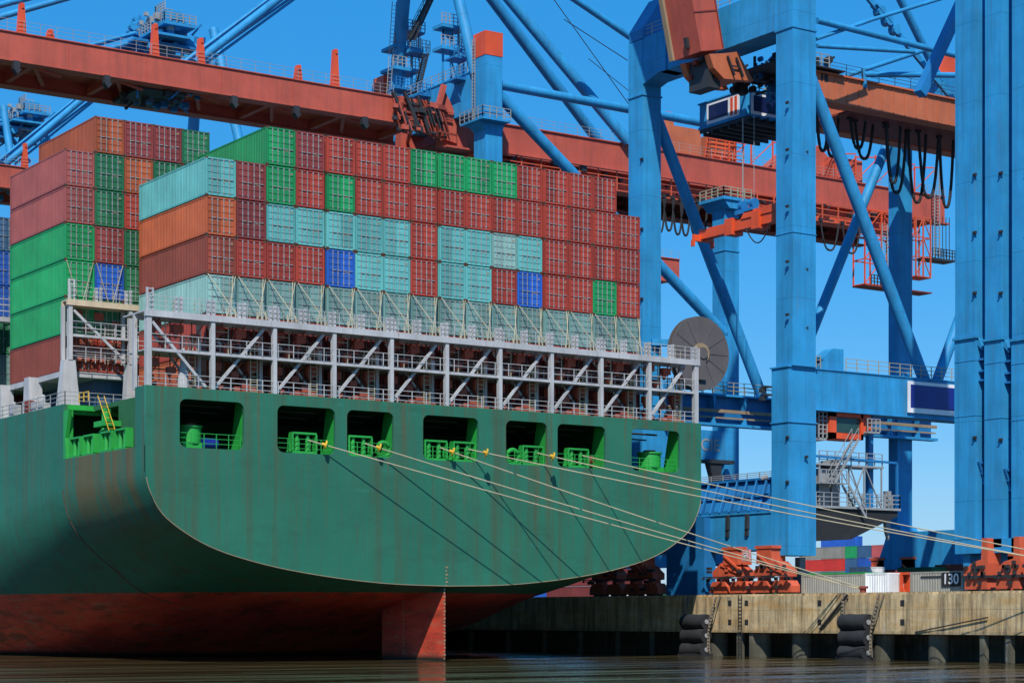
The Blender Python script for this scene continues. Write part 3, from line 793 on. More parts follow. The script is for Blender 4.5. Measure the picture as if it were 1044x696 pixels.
# ================================================================== MOORING ROPES
def mooring(a, b, sag, lab, r=.044):
    a, b = Vector(a), Vector(b); pts = []
    for k in range(41):
        t = k/40; p = a+(b-a)*t; p.z -= sag*4*t*(1-t); pts.append(p)
    o = MB(); o.tube(pts, r, 6)
    tag(o.build('mooring_rope', M['rope'], smooth=True), lab, 'rope', 'mooring ropes from the stern')
    return pts
def guard(p, lab):
    root_p = Vector(p); o = MB(); d = Vector((.85, -.35, -.25)).normalized()
    o.tube([root_p-d*.05, root_p+d*.05], .34, 16); o.tube([root_p-d*.28, root_p-d*.05], .12, 10)
    tag(o.build('rat_guard', M['yellow'], smooth=True), lab, 'rat guard', 'yellow rat guards on the ropes')
ST = [((309, 455), B1+Vector((0, .0, 0)), 'lowest rope, from the leftmost roller fairlead in the second opening down to the bollard', 'first', (325, 457), .2),
      ((366, 456), B1+Vector((0, .15, .05)), 'rope from the fairlead in the third opening down to the bollard', 'second', (380, 459), .2),
      ((443, 458), B1+Vector((0, -.15, .1)), 'rope from the left fairlead of the fourth opening down to the bollard', 'third', (460, 461), .2),
      ((472, 458), B2+Vector((0, 0, .15)), 'rope from the right fairlead of the fourth opening to the far right', 'fourth', (485, 460), .35),
      ((542, 460), B2+Vector((0, .3, .0)), 'rope from the fairlead in the fifth opening running to the far right', 'fifth', (546, 464), .3),
      ((588, 462), B2+Vector((0, .2, .35)), 'highest rope, from the fairlead in the sixth opening to the far right', 'sixth', None, .25)]
for (px, py), e, lab, nm, gp, sag in ST:
    a = pY(px, py, -.75); a.z = ZD+.95; a.x += .1; a.y = -1.4
    pts = mooring(a, e, sag, lab)
    if gp: guard(pts[1]*.55+pts[2]*.45 if False else Vector(a)+(pts[1]-pts[0])*1.1+Vector((0, -.1, 0)), f'yellow disc on the rope leaving the {dict(first="second", second="third", third="fourth", fourth="fourth", fifth="fifth")[nm]} hull opening' + ({'third': ', left one', 'fourth': ', right one'}.get(nm, '')))
bollard(B2, 'bollard at the right edge where the upper ropes end')

# ================================================================== CRANES
def crane_root(name, Y, lab): 
    r = empty('gantry_crane', (57, Y, 5.2)); return tag(r, lab, 'crane', 'ship-to-shore cranes along the quay')
def part(mb, name, mat, parent, smooth=False): return mb.build(name, M[mat], parent, smooth=smooth)
def tubepart(parent, p, q, r, name='brace', mat='blue', n=14):
    o = MB(); o.tube([p, q], r, n); return o.build(name, M[mat], parent, smooth=True)
def boxcol(o, x0, y0, z0, x1, y1, z1, flange=()):
    o.box(x0, y0, z0, x1, y1, z1)
    for z in flange: o.box(x0-.12, y0-.12, z, x1+.12, y1+.12, z+.12)
def bolts(parent, pts):
    o = MB()
    for x, y, z in pts: o.box(x-.12, y-.35, z-.1, x+.0, y+.0, z+.12); o.box(x-.3, y-.3, z-.05, x-.1, y-.15, z+.02)
    build_each(o, 'cable_bracket', M['dark'], parent)

def bogie(parent, x, yc, n=4, s=1.0, name='bogie'):
    """travel gear: wheel boxes in a row under equaliser beams"""
    root = empty(name, (x, yc, 5.2)); root.parent = parent; root.matrix_parent_inverse = parent_inv(parent)
    L = 2.75*s
    for k in range(n):
        y = yc+(k-(n-1)/2)*L
        o = MB(); o.prism([(y-1.15, 5.45), (y+1.15, 5.45), (y+1.15, 6.0), (y+.8, 6.45), (y-.8, 6.45), (y-1.15, 6.0)], 'x', x-.35, x+.75)
        o.prism([(y-.35, 6.45), (y+.35, 6.45), (y+.2, 6.95), (y-.2, 6.95)], 'x', x-.3, x+.7); o.box(x-.42, y-.16, 6.0, x-.35, y+.16, 6.5)
        part(o, 'wheel_box', 'bogie', root)
        for e in (-.62, .62):
            o = MB(); o.tube([(x-.05, y+e, 5.6), (x+.45, y+e, 5.6)], .38, 16); part(o, 'wheel', 'dark', root, True)
    for k in range(n//2):
        y = yc+(k*2-(n/2-1)*1.0)*L*1.0
        y = yc+(k-(n//2-1)/2)*2*L
        o = MB(); o.prism([(y-L*.72, 6.8), (y-L*.55, 6.75), (y, 6.95), (y+L*.55, 6.75), (y+L*.72, 6.8), (y+L*.72, 7.35), (y+L*.3, 8.1), (y-L*.3, 8.1), (y-L*.72, 7.35)], 'x', x-.5, x+.9)
        o.bar((x-.56, y-L*.6, 7.1), (x-.56, y+L*.3, 7.9), .12); o.box(x-.62, y-.2, 7.3, x-.5, y+.2, 7.7)
        part(o, 'equaliser', 'bogie', root)
        o = MB(); o.tube([(x-.6, y, 7.5), (x+1, y, 7.5)], .22, 12); part(o, 'pin', 'dark', root, True)
        yi = y*.8+yc*.2
        o = MB(); o.prism([(yi-1.0, 7.9), (yi+1.0, 7.9), (yi+.9, 9.3), (yi-.9, 9.3)], 'x', x-.6, x+1.0); o.box(x-.68, yi-1.1, 9.2, x+1.1, yi+1.1, 9.45)
        o.bar((x-.66, yi-1.2, 7.5), (x-.66, yi+.8, 8.7), .16)
        part(o, 'saddle', 'bogie', root)
    o = MB()
    rb = random.Random(int(yc*10)+5)
    for k in range(34):
        yy = yc+rb.uniform(-1, 1)*L*n/2; zz = rb.choice((5.9, 6.55, 6.75, 7.3, 7.6)); o.box(x-.72, yy-.12, zz-.1, x-.5, yy+.14, zz+.14)
    build_each(o, 'bolt_housing', M['dark'], root)
    o = MB(); o.rail([(x-.9, yc-L*n/2, 6.6), (x-.9, yc+L*n/2, 6.6)], .25, .05, L, 1); o.box(x-.95, yc-L*n/2-.2, 6.68, x-.75, yc+L*n/2+.2, 6.74)
    part(o, 'footrail', 'dark', root)
    return root

# ---------------- crane one (its boom is raised; legs right of the ship)
c1 = crane_root('c1', 6, 'bright blue gantry crane with raised red boom and white-framed cabin, just right of the ship')
YA0, YA1 = -3.66, -1.56; YB0, YB1 = 16.47, 18.6
o = MB(); boxcol(o, 57, YA0, 9.4, 60.2, YA1, 24.7, (24.6,)); o.box(57.25, YA0-.3, 24.72, 59.9, YA1-.3, 57.2)
o.box(56.9, YA0-.1, 19.9, 60.3, YA1+.1, 20.0); o.box(57.15, YA0-.38, 53.4, 60.0, YA1-.2, 53.6); o.box(57.2, YA0-.36, 36.0, 59.96, YA1-.24, 36.06)
part(o, 'leg', 'blue', c1)
o = MB(); o.box(57, YB0, 9.4, 60.0, YB1, 24.7); o.box(57.0, YB0, 24.7, 59.2, YB1, 57.2); o.box(56.9, YB0-.1, 52.0, 59.3, YB1+.1, 52.15)
part(o, 'leg', 'blue', c1)
for y0, y1 in ((YA0, YA1), (YB0-.05, YB1-.9)):
    o = MB(); o.box(90, y0, 11.5, 92.1, y1, 57); part(o, 'leg', 'blue', c1)
bolts(c1, [(57, YA0+.2, z) for z in (14.8, 18.6, 29, 33.5, 38.2, 43, 47)]+[(59.0, YA0+.0, z) for z in (17, 28, 33, 43)]+[(57, YB0+.2, z) for z in (33, 39.5, 46)])
# sill beam with haunches, walkway on its far side
o = MB(); o.box(57.0, YA1, 9.15, 60.0, YB0, 12.3); o.box(56.9, YA1+.01, 12.3, 60.1, YB0-.01, 12.45); o.box(57, YA0-.0, 8.6, 60.2, YA1+.6, 9.39)
part(o, 'sill_beam', 'blue', c1)
o = MB(); o.box(56.3, 6.6, 5.3, 57.6, 12, 12.2); part(o, 'access_column', 'blue_dk', c1)
o = MB() # slanted ribs walkway above the sill
for k in range(12):
    y = YA1+.3+k*1.3; o.bar((56.95, y, 12.5), (58.4, y+.5, 15.4), .14, .3)
o.box(56.95, YA1, 12.45, 57.1, YB0, 12.7); o.box(58.2, YA1, 15.3, 58.6, YB0, 15.5); o.box(57.6, YA1, 13.9, 57.8, YB0, 14.05)
o.add([(57.3, YA1, 12.5), (58.6, YA1, 15.3), (58.6, YB0, 15.3), (57.3, YB0, 12.5)], [(0, 1, 2, 3)])
part(o, 'rib_panel', 'blue_dk', c1)
o = MB(); o.rail([(56.5, 12.5, 12.4), (56.5, YB0, 12.4)], 1.1, .04); o.rail([(58.5, YA1, 15.5), (58.5, YB0, 15.5)], .5, .03); part(o, 'railing', 'galv', c1)
for y in (YA1+3.0, YA1+5.6):
    o = MB(); o.box(56.7, y-.15, 11.0, 57, y+.15, 12.3); o.box(56.8, y-.08, 10.4, 57, y+.3, 11.0); part(o, 'hook_bracket', 'dark', c1)
bogie(c1, 56.6, .5); bogie(c1, 56.6, 18.5)
o = MB(); o.box(55.72, -.15, 8.15, 55.9, .85, 9.15); pl = part(o, 'sign_plate', 'pink', c1)
o = MB(); o.box(55.69, .17, 8.42, 55.72, .53, 8.88); o.box(55.69, .05, 8.5, 55.72, .65, 8.6); o.box(55.69, .05, 8.72, 55.72, .65, 8.8); part(o, 'sign_mark', 'pwhite', pl)
# portal beams across (X direction)
o = MB(); o.box(60.2, YA0+.15, 21.2, 90, YA1-.15, 24.62); o.box(60.2, YA0+.05, 24.62, 90, YA1-.05, 24.7); o.box(60.2, YA0+.05, 21.1, 90, YA1-.05, 21.2)
for x in (63.5, 67, 70.5, 74, 78, 82): o.box(x, YA0+.12, 21.2, x+.06, YA0+.16, 24.6)
part(o, 'portal_beam', 'blue', c1)
o = MB(); o.prism([(60.8, 24.7), (63.8, 24.7), (63.8, 26.6), (62.6, 26.6), (61.2, 25.6)], 'y', YA0+.4, YA1-.4); o.box(60.7, YA0+.3, 25.55, 61.3, YA1-.3, 25.7); part(o, 'gusset_box', 'blue', c1)
o = MB(); o.rail([(60.4, YA0+.2, 24.7), (60.9, YA0+.2, 24.7)], 1.1, .03); o.rail([(63.9, YA0+.2, 24.7), (90, YA0+.2, 24.7)], 1.1, .03, 1.3); part(o, 'railing', 'rod', c1)
# navy sign with a white frame
a = pY(926, 388, YA0-.1); b = pY(974, 424, YA0-.1)
o = MB(); o.box(a.x, YA0-.1, b.z, b.x+3, YA0+.02, a.z); sg = part(o, 'sign_board', 'pwhite', c1)
o = MB(); o.box(a.x+.3, YA0-.125, b.z+.45, b.x+2.7, YA0-.1, a.z-.3); part(o, 'sign_face', 'navy', sg)
# rear portal girder (shade painted in as darker blue, with brown trolley rails)
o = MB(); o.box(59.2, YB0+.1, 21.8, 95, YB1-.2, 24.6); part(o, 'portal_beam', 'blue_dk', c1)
o = MB(); o.box(59.2, YB0-.9, 24.4, 95, YB0+.1, 24.6); o.box(59.2, YB0-.9, 21.55, 95, YB0+.1, 21.8)
for k in range(9): x = 61+k*3.9; o.prism([(x, 24.4), (x+.35, 24.4), (x+.15, 23.2)], 'y', YB0-.8, YB0+.1); o.prism([(x, 21.8), (x+.35, 21.8), (x+.15, 22.4)], 'y', YB0-.8, YB0+.1)
part(o, 'walkway_bracket', 'blue', c1)
o = MB(); o.box(59.2, YB0-.75, 22.85, 95, YB0-.5, 23.15); o.box(59.2, YB0-.55, 22.3, 95, YB0-.4, 22.45); part(o, 'cable_tray', 'tan', c1)
o = MB(); o.rail([(59.5, YB0-.85, 24.6), (95, YB0-.85, 24.6)], 1.15, .03, 1.3); o.rail([(59.5, YB1, 24.6), (95, YB1, 24.6)], 1.15, .03, 1.3); part(o, 'railing', 'rod', c1)
# top beams
o = MB(); o.box(57.2, YA1-.3, 53.6, 60, YB0, 57.2); o.box(57.2, YA0-.3, 57.2, 60, YB1, 57.35)
for y in (0, 3, 6, 9, 12, 15): o.box(57.17, y, 53.65, 57.2, y+.08, 57.15)
part(o, 'top_beam', 'blue', c1)
o = MB(); o.box(90, YA1, 53.6, 92, YB0, 57.2); part(o, 'top_beam', 'blue', c1)
o = MB(); o.rail([(57.3, YA0, 57.35), (57.3, YB1, 57.35)], 1.1, .03, 1.5); part(o, 'railing', 'galv', c1)
# haunches at leg B
o = MB(); o.prism([(YB0, 57.2), (YB0, 53.0), (YB0-2.4, 53.6), (YB0-3.4, 53.6), (YB0-3.4, 57.2)], 'x', 57.05, 59.2); part(o, 'haunch', 'blue', c1)
o = MB(); o.prism([(57.05, 57.3), (59.2, 57.3), (60.8, 61.0), (59.4, 61.6), (57.05, 58.2)], 'y', YB0, YB1); part(o, 'haunch', 'blue_dk', c1)  # darker blue paints in the shading on this slanted piece
# bracing tubes
tubepart(c1, (59.4, -2.6, 51.9), (74.6, -2.6, 24.2), .55); tubepart(c1, (59.2, 17.4, 50.8), (73.0, 17.4, 24.0), .55)
tubepart(c1, (90.0, 17.2, 53.2), (75.2, 17.2, 24.4), .50); tubepart(c1, (90.0, -2.6, 53.2), (75.8, -2.6, 24.4), .50)
for px0, py0, px1, py1, r, Y in ((833, 21, 976, 57, .28, -2.5), (833, 47, 932, 53, .20, -2.4), (832, 40, 890, 20, .18, -2.2), (890, 20, 962, -2, .18, -2.0), (855, 80, 946, 50, .22, 2), (880, 76, 990, 77, .26, 1.5), (880, 70, 882, 90, .2, 1.5)):
    tubepart(c1, pY(px0, py0, Y), pY(px1, py1, Y), r)
o = MB(); a = pY(885, -2, 3); b = pY(980, 112, 3); o.bar(a, b, .3, .5)
for t in (.12, .2, .28): 
    c = a+(b-a)*t; o.tube([c+Vector((0, -.4, 0)), c+Vector((0, .4, 0))], .5, 10)
o.bar(a+(b-a)*.06, a+(b-a)*.22, .9, .15)
part(o, 'stay_link', 'blue', c1)
for y in (1.5, 10.5):     # stays to the apex, A-frame above the picture
    tubepart(c1, (58.5, y, 57.3), (63, 6, 84), .6)
tubepart(c1, (63, 6, 84), (90, 1.5, 57), .4); tubepart(c1, (63, 6, 84), (90, 10.5, 57), .4)
# land side girder pair
for y0 in (1.6, 9.4):
    o = MB(); gx = 62.5 if y0 < 5 else 72; o.box(gx, y0, 49.6, 104, y0+1.5, 52.0); o.box(gx, y0-.25, 52.0, 104, y0+1.75, 52.15)
    for k in range(22): o.box(gx+.5+k*1.45, y0-.05, 49.65, gx+.6+k*1.45, y0, 51.95)
    part(o, 'girder', 'boom_orange', c1)
    o = MB(); o.rail([(gx, y0-.2, 52.15), (103, y0-.2, 52.15)], 1.0, .02, 2); part(o, 'railing', 'dark', c1)
o = MB(); o.box(71, 3.2, 49.7, 104, 9.3, 49.9); part(o, 'girder_floor', 'brown', c1)
for x in (86, 90):
    o = MB(); o.box(x, -2.4, 52.3, x+.6, 17, 53.0); part(o, 'hanger_beam', 'blue', c1)
# machinery and walkways hung under the top beam, behind the cabin
def clutter(parent, x0, y0, z0, x1, y1, z1, n, mats, name, seed=1, sz=.5, steel=False):
    """many small boxes, pipes and bars filling a volume: winches, cable drums, valves, brackets"""
    rr = random.Random(seed)
    for mi, mt in enumerate(mats):
        mb = MB()
        for k in range(n):
            x = rr.uniform(x0, x1); y = rr.uniform(y0, y1); z = rr.uniform(z0, z1); t = rr.random(); e = sz*rr.uniform(.4, 1.1)
            if steel:
                if t < .45: mb.bar((x, y, min(z+e*1.6, z1+.4)), (x+e*1.1, y, z-e*1.2), .22, .16)
                elif t < .7: mb.bar((x, y, z), (x+e*3.2, y, z-e*.15), .14, .2)
                else: mb.box(x-e*.5, y-.2, z-e*.35, x+e*.5, y+.2, z+e*.35)
            elif t < .35: mb.box(x-e/2, y-e/2, z-e/2, x+e/2, y+e/2, z+e*.4)
            elif t < .7:
                dx, dy, dz = rr.choice(((1, 0, 0), (0, 1, 0), (0, 0, 1), (.6, 0, .6), (.6, 0, -.6)))
                q = (min(max(x+dx*e*3, x0), x1+.3), min(max(y+dy*e*3, y0), y1), min(max(z+dz*e*3, z0), z1+.3)); 
                if (Vector(q)-Vector((x, y, z))).length > .1: mb.bar((x, y, z), q, .12*sz/.5)
            else: mb.tube([(x, y-e*.4, z), (x, y+e*.4, z)], e*.5, 10)
        build_each(mb, name, M[mt], parent)
clutter(c1, 61.2, 1.5, 51.2, 67.5, 8.5, 53.6, 48, ('dark', 'black', 'blue_dk'), 'machinery', 3, .8)
o = MB(); o.box(60.4, .9, 52.3, 68, 8, 52.4); part(o, 'machinery_floor', 'dark', c1)
o = MB(); o.rail([(60.4, .9, 52.4), (66, .9, 52.4)], 1.1, .04, .9); part(o, 'railing', 'galv', c1)
# raised boom with hinge
tilt = math.radians(13)
d = Vector((-math.sin(tilt), 0, math.cos(tilt))); nrm = Vector((math.cos(tilt), 0, math.sin(tilt)))
base = pY(722, 52, 4.0)
def boombox(y0, y1, t0, t1, w0, w1):
    mb = MB(); vs = []
    for t in (t0, t1):
        for yy, ww in ((y0, w0), (y1, w0), (y1, w1), (y0, w1)):
            c = base+d*t+nrm*ww; vs.append((c.x, yy, c.z))
    mb.add(vs, [(0, 3, 2, 1), (4, 5, 6, 7), (0, 1, 5, 4), (1, 2, 6, 5), (2, 3, 7, 6), (3, 0, 4, 7)]); return mb
o = boombox(3.8, 7.4, 0, 34, -1.0, 1.5); part(o, 'boom', 'boom_red', c1)
o = boombox(3.74, 3.8, 3.3, 3.42, -1.05, 1.52); o2 = boombox(3.7, 7.5, 0, 34, 1.5, 1.62); o.add(o2.v, o2.f); part(o, 'boom_flange', 'brown', c1)
o = boombox(7.4, 7.9, 0, 34, -1.25, -1.0); part(o, 'boom_rail', 'tan', c1)
o = boombox(5.1, 5.5, .6, 1.5, -1.3, -1.0); part(o, 'boom_lamp', 'dark', c1)
o = MB(); hp = base+Vector((1.5, 0, -4.6))
o.prism([(base.x+1.4, base.z-.1), (base.x-.2, base.z-.4), (base.x+.3, base.z-1.5), (base.x+1.5, base.z-2.3), (base.x+4.9, base.z-2.0), (base.x+3.0, base.z+.3)], 'y', 3.6, 4.3)
o.prism([(base.x+1.4, base.z-.1), (base.x-.2, base.z-.4), (base.x+.3, base.z-1.5), (base.x+1.5, base.z-2.3), (base.x+4.9, base.z-2.0), (base.x+3.0, base.z+.3)], 'y', 7.0, 7.7)
o.box(base.x+.8, 4.3, base.z-2.1, base.x+3.6, 7.0, base.z-1.6)
part(o, 'boom_hinge', 'boom_orange', c1)
o = MB(); o.ladder((base.x+3.0, 3.4, base.z-1.9), (base.x+2.2, 3.4, base.z-.3), 1.0, (1, 0, 0), .6, .08); o.box(base.x+.3, 4.3, base.z-3, base.x+1.6, 7, base.z-.5); part(o, 'hinge_ladder', 'dark', c1)
clutter(c1, base.x-.1, 4.4, base.z-1.9, base.x+2.2, 6.9, base.z-.4, 20, ('dark', 'brown'), 'hinge_gear', 5, .5)
# cabin with navy panels, white frames and red stripes
cb = empty('cabin', (64, 12, 50)); cb.parent = c1; cb.matrix_parent_inverse = parent_inv(c1)
cx0, cx1, cy0, cy1, cz0, cz1 = 64, 70, 9.9, 16.6, 49.9, 52.05
o = MB(); o.box(cx0, cy0, cz0, cx1, cy1, cz1); o.box(cx0-.15, cy0-.15, cz1, cx1+.15, cy1+.15, cz1+.12); o.box(cx0-.1, cy0-.1, cz0-.25, cx1+.1, cy1+.1, cz0); part(o, 'body', 'blue', cb)
o = MB(); o.box(cx0-.05, cy0+.9, cz0+.05, cx0, cy1-1.1, cz1-.1); o.box(cx0+.6, cy0-.05, cz0+.05, cx1-.3, cy0, cz1-.1); build_each(o, 'panel_frame', M['pwhite'], cb)
o = MB(); o.box(cx0-.08, cy0+2.5, cz0+.35, cx0-.05, cy1-1.4, cz1-.35); o.box(cx0+.9, cy0-.08, cz0+.35, cx1-.6, cy0-.05, cz1-.35); build_each(o, 'navy_panel', M['navy_dk'], cb)
for k in range(2):
    o = MB(); o.box(cx0-.08, cy0+1.2+k*.6, cz0+.2, cx0-.05, cy0+1.55+k*.6, cz1-.25); part(o, 'red_stripe', 'orange', cb)
o = MB()
for k in range(6): o.box(cx0+k*1.1, cy0-.5, cz0-.55, cx0+.25+k*1.1, cy1, cz0-.26)
for k in range(6): o.box(cx0, cy0+k*1.2, cz0-.9, cx1+1, cy0+.2+k*1.2, cz0-.56)
part(o, 'underframe', 'dark', cb)
o = MB(); o.rail([(cx0+.2, cy0+.2, cz1+.12), (cx0+2.6, cy0+.2, cz1+.12)], 1.1, .04, .8); part(o, 'railing', 'rod', cb)
# festoon cables hung under the girder
def festoon(parent, x, y, z, w_, dep, r=.09, mat='black'):
    pts = []
    for k in range(13):
        t = -1+2*k/12; pts.append((x+w_*t/2*(1+.1*(1-abs(t))), y, z-dep*(1-abs(t)**2.6)))
    o = MB(); o.tube(pts, r, 6); o.tube([(p[0]+.12, p[1]+.15, p[2]+.1) for p in pts], r*.8, 6); o.box(x-w_/2-.25, y-.15, z, x-w_/2+.25, y+.25, z+.35)
    o.build('festoon_cable', M[mat], parent, smooth=True)
for px, wd, dep in ((838, 1.5, 3.4), (851, 1.7, 3.6), (874, 1.9, 2.6), (884, 2.3, 3.3), (906, 1.9, 5.4), (917, 2.6, 6.0), (938, 2.4, 6.6), (946, 2.7, 6.1), (968, 1.9, 6.6), (985, 2.2, 6.4)):
    p = pY(px, 140, 5.0); festoon(c1, p.x, 4.4+.5*(px % 3), 49.5, wd, dep, .15)
# leaning orange operator lift (cabin in front of the portal) with stairs
lc = empty('operator_cab', (64, -2, 19)); lc.parent = c1; lc.matrix_parent_inverse = parent_inv(c1)
yc = -3.1
a = pY(845, 418, yc); b = pY(888, 449, yc)
o = MB(); o.box(a.x+.1, yc, b.z, a.x+.9, yc+2.2, a.z); o.box(a.x+.1, yc, a.z-.5, b.x, yc+2.2, a.z); o.box(a.x+.1, yc, b.z, b.x-.9, yc+2.2, b.z+.5); o.box(b.x-1.2, yc, b.z, b.x-.9, yc+2.2, a.z)
o.box(a.x+1.0, yc+.2, a.z, a.x+1.5, yc+.6, a.z+.5); o.box(b.x-1.6, yc+.2, a.z, b.x-1.1, yc+.6, a.z+.5); o.box(a.x+.9, yc+2.0, b.z, b.x-.9, yc+2.2, a.z)
part(o, 'cab_body', 'orange', lc)
o = MB(); o.box(a.x+.95, yc+.15, b.z+.55, b.x-1.25, yc+.25, a.z-.55); part(o, 'cab_window', 'glass', lc)
o = MB(); o.box(a.x-.9, yc+.3, b.z-.2, a.x+.05, yc+1.8, b.z); o.rail([(a.x-.9, yc+.3, b.z), (a.x+.05, yc+.3, b.z)], 2.6, .05, .35, 7); o.box(b.x-.9, yc-.5, b.z+.6, b.x+.6, yc+1.5, b.z+.75); o.rail([(b.x-.9, yc-.5, b.z+.75), (b.x+.6, yc-.5, b.z+.75)], 1.1, .04, .5)
part(o, 'cab_grille', 'galv', lc)
for dx in (.0, 1.5):
    o = MB(); o.box(b.x-.8+dx*.5, yc+.2, b.z+.8, b.x-.4+dx*.5, yc+.7, b.z+1.8); part(o, 'red_box', 'orange', lc)
st = MB(); s0 = pY(872, 448, yc-.6); s1 = pY(848, 492, yc-.6); st.stair(s0, s1, .8, (0, 1, 0))
s2 = pY(862, 494, yc-.4); s3 = pY(880, 528, yc-.4); st.stair(s2, s3, .8, (0, 1, 0)); 
st.box(s1.x-1.6, yc-1, s1.z-.1, s1.x+1.4, yc+.5, s1.z); st.rail([(s1.x-1.6, yc-1, s1.z), (s1.x+1.4, yc-1, s1.z)], 1.1, .035, .6)
part(st, 'stair', 'galv', c1)
# equipment platform with dark tapering belly
a = pY(824, 522, -2); b = pY(894, 522, -2)
o = MB(); o.prism([(60.3, 9.9), (64.5, 10.1), (70.2, 12.3), (70.2, 12.75), (60.3, 12.75)], 'y', -3.4, 1.2); part(o, 'platform_belly', 'black', c1)
o = MB(); o.box(60.2, -3.6, 12.75, 70.4, 1.4, 12.95); o.rail([(60.3, -3.55, 12.95), (70.3, -3.55, 12.95), (70.3, 1.2, 12.95)], 1.15, .035, .9)
o.box(61.3, -2.8, 12.95, 62.6, -1, 16.2); o.box(63.0, -2.6, 12.95, 64.0, -1.2, 17.0); o.rail([(61, -3.2, 16.6), (68.5, -3.2, 16.6)], 1.1, .035, .9); o.box(60.8, -3.3, 16.45, 68.6, -1.0, 16.6)
for x in (61, 64.5, 66.3, 68.4): o.bar((x, -3.2, 12.95), (x, -3.2, 16.5), .12)
o.bar((64.6, -3.25, 13), (66.2, -3.25, 16.4), .1); o.bar((66.2, -3.25, 13), (64.6, -3.25, 16.4), .1); o.bar((66.4, -3.25, 16.4), (68.3, -3.25, 13), .1)
o.box(70.4, -2, 13.0, 70.8, -1.4, 14.6); o.prism([(69.6, 12.3), (70.4, 12.3), (70.1, 10.2), (69.8, 10.9)], 'y', -2.4, -2.1)
part(o, 'equipment_platform', 'galv', c1)
o = MB(); o.bar((68.3, -1.8, 12.95), (68.3, -1.8, 21.2), .5); o.bar((60.5, -3.3, 17.2), (70.2, -3.3, 17.0), .18); o.bar((70.2, -3.3, 12.9), (70.2, -3.3, 17.0), .18); part(o, 'lift_mast', 'blue_dk', c1)
# landside sill
o = MB(); o.prism([(19.5, 8.2), (-4.5, 8.2), (-4.5, 12.0), (15.6, 12.0), (16.0, 12.6), (17.6, 12.6), (18.2, 11.0)], 'x', 89.9, 92.2); part(o, 'sill_beam', 'blue', c1)
bogie(c1, 90.5, -1.5); bogie(c1, 90.5, 17)
# cable reel (sheave disc)
rl = empty('cable_reel', (61.7, 14, 28)); rl.parent = c1; rl.matrix_parent_inverse = parent_inv(c1)
o = MB(); o.tube([(61.9, 13.9, 28), (61.9, 14.0, 28)], 3.45, 56); o.tube([(61.9, 14.5, 28), (61.9, 14.6, 28)], 3.45, 56); o.tube([(61.9, 14.0, 28), (61.9, 14.5, 28)], 2.9, 40); part(o, 'disc', 'reel', rl, True)
o = MB(); o.tube([(61.9, 13.75, 28), (61.9, 13.9, 28)], .95, 24); part(o, 'hub_ring', 'tan', rl, True)
o = MB(); o.tube([(61.9, 13.5, 28), (61.9, 13.8, 28)], .55, 16); o.box(61.5, 13.6, 25.5, 62.3, 13.75, 27.6)
for k in range(12):
    a_ = 2*PI*k/12; o.bar((61.9+.9*math.cos(a_), 13.87, 28+.9*math.sin(a_)), (61.9+3.3*math.cos(a_), 13.89, 28+3.3*math.sin(a_)), .05, .03)
part(o, 'motor', 'reel', rl)
o = MB(); o.bar((58, 16.4, 29), (62, 14.8, 29), .6); o.box(58.6, 14.7, 24.7, 62.6, 15.4, 25.3); o.bar((61.9, 15, 25.3), (61.9, 15, 28), .6); part(o, 'reel_bracket', 'blue', rl)
o = MB(); o.tube([(62, 15.6, 27), (65, 15.8, 25.6), (62.5, 15.8, 24.8)], .3, 10); part(o, 'cable_guide', 'galv', c1)
# floodlights on leg A
for z in (23.0, 22.3): 
    o = MB(); o.box(56.3, YA1-.1, z, 57, YA1+.6, z+.12); o.box(56.1, YA1+.2, z-.4, 56.6, YA1+.6, z-.05); part(o, 'floodlight', 'dark', c1)
o = MB(); o.tube([(56.8, -1.3, 15.4), (56.4, -.9, 15.2)], .3, 12, .15); part(o, 'floodlight', 'galv', c1)

# spreader hanging inside the crane
sp_ = empty('spreader', (61.5, 12, 39.5)); tag(sp_, 'bright orange container spreader hanging between the two blue waterside legs', 'spreader')
def shiftm(mb): mb.v = [(a-66+SX, b, c+SZ) for a, b, c in mb.v]
o = MB(); SX = 61.5; y1 = pX(716, 240, SX).y; y0 = y1-12.2; SZ = pX(716, 240, SX).z-40.05
o.box(65.6, y0, 39.6, 66.4, y1, 40.5); o.box(65.3, y1-5, 39.3, 66.7, y1-4, 40.8); o.box(65.3, y0+3.5, 39.3, 66.7, y0+4.5, 40.8); o.prism([(y0, 40.5), (y1-6, 40.5), (y1-6.5, 41.1), (y0, 41.2)], 'x', 65.5, 66.5)
shiftm(o); part(o, 'beam', 'orange', sp_)
for yy in (y0+.1, y1-.1):
    o = MB(); o.box(64.8, yy-.15, 39.4, 67.2, yy+.15, 40.0)
    for e in (64.8, 67.1): o.box(e-.1, yy-.2, 38.9, e+.1, yy+.2, 39.5)
    shiftm(o); part(o, 'end_beam', 'orange', sp_)
o = MB(); o.box(65.5, y0+4.5, 41.0, 66.5, y0+7.0, 41.4); o.tube([(66, y0+4.7, 41.8), (66, y0+5.2, 41.8)], .45, 14); o.tube([(66, y0+6.2, 41.8), (66, y0+6.7, 41.8)], .45, 14); shiftm(o); part(o, 'headblock', 'blue_dk', sp_)
o = MB()
for yy in (y0+4.9, y0+6.5, y0+6.4): o.tube([(66, yy, 42), (66, yy, 49.8)], .03, 6)
shiftm(o); part(o, 'hoist_rope', 'galv', sp_)
o = MB(); o.tube([(65.5, y0+2+k*.35, 39.6-1.6*math.sin(PI*k/10)) for k in range(11)], .06, 6); shiftm(o); part(o, 'cable_loop', 'black', sp_, True)

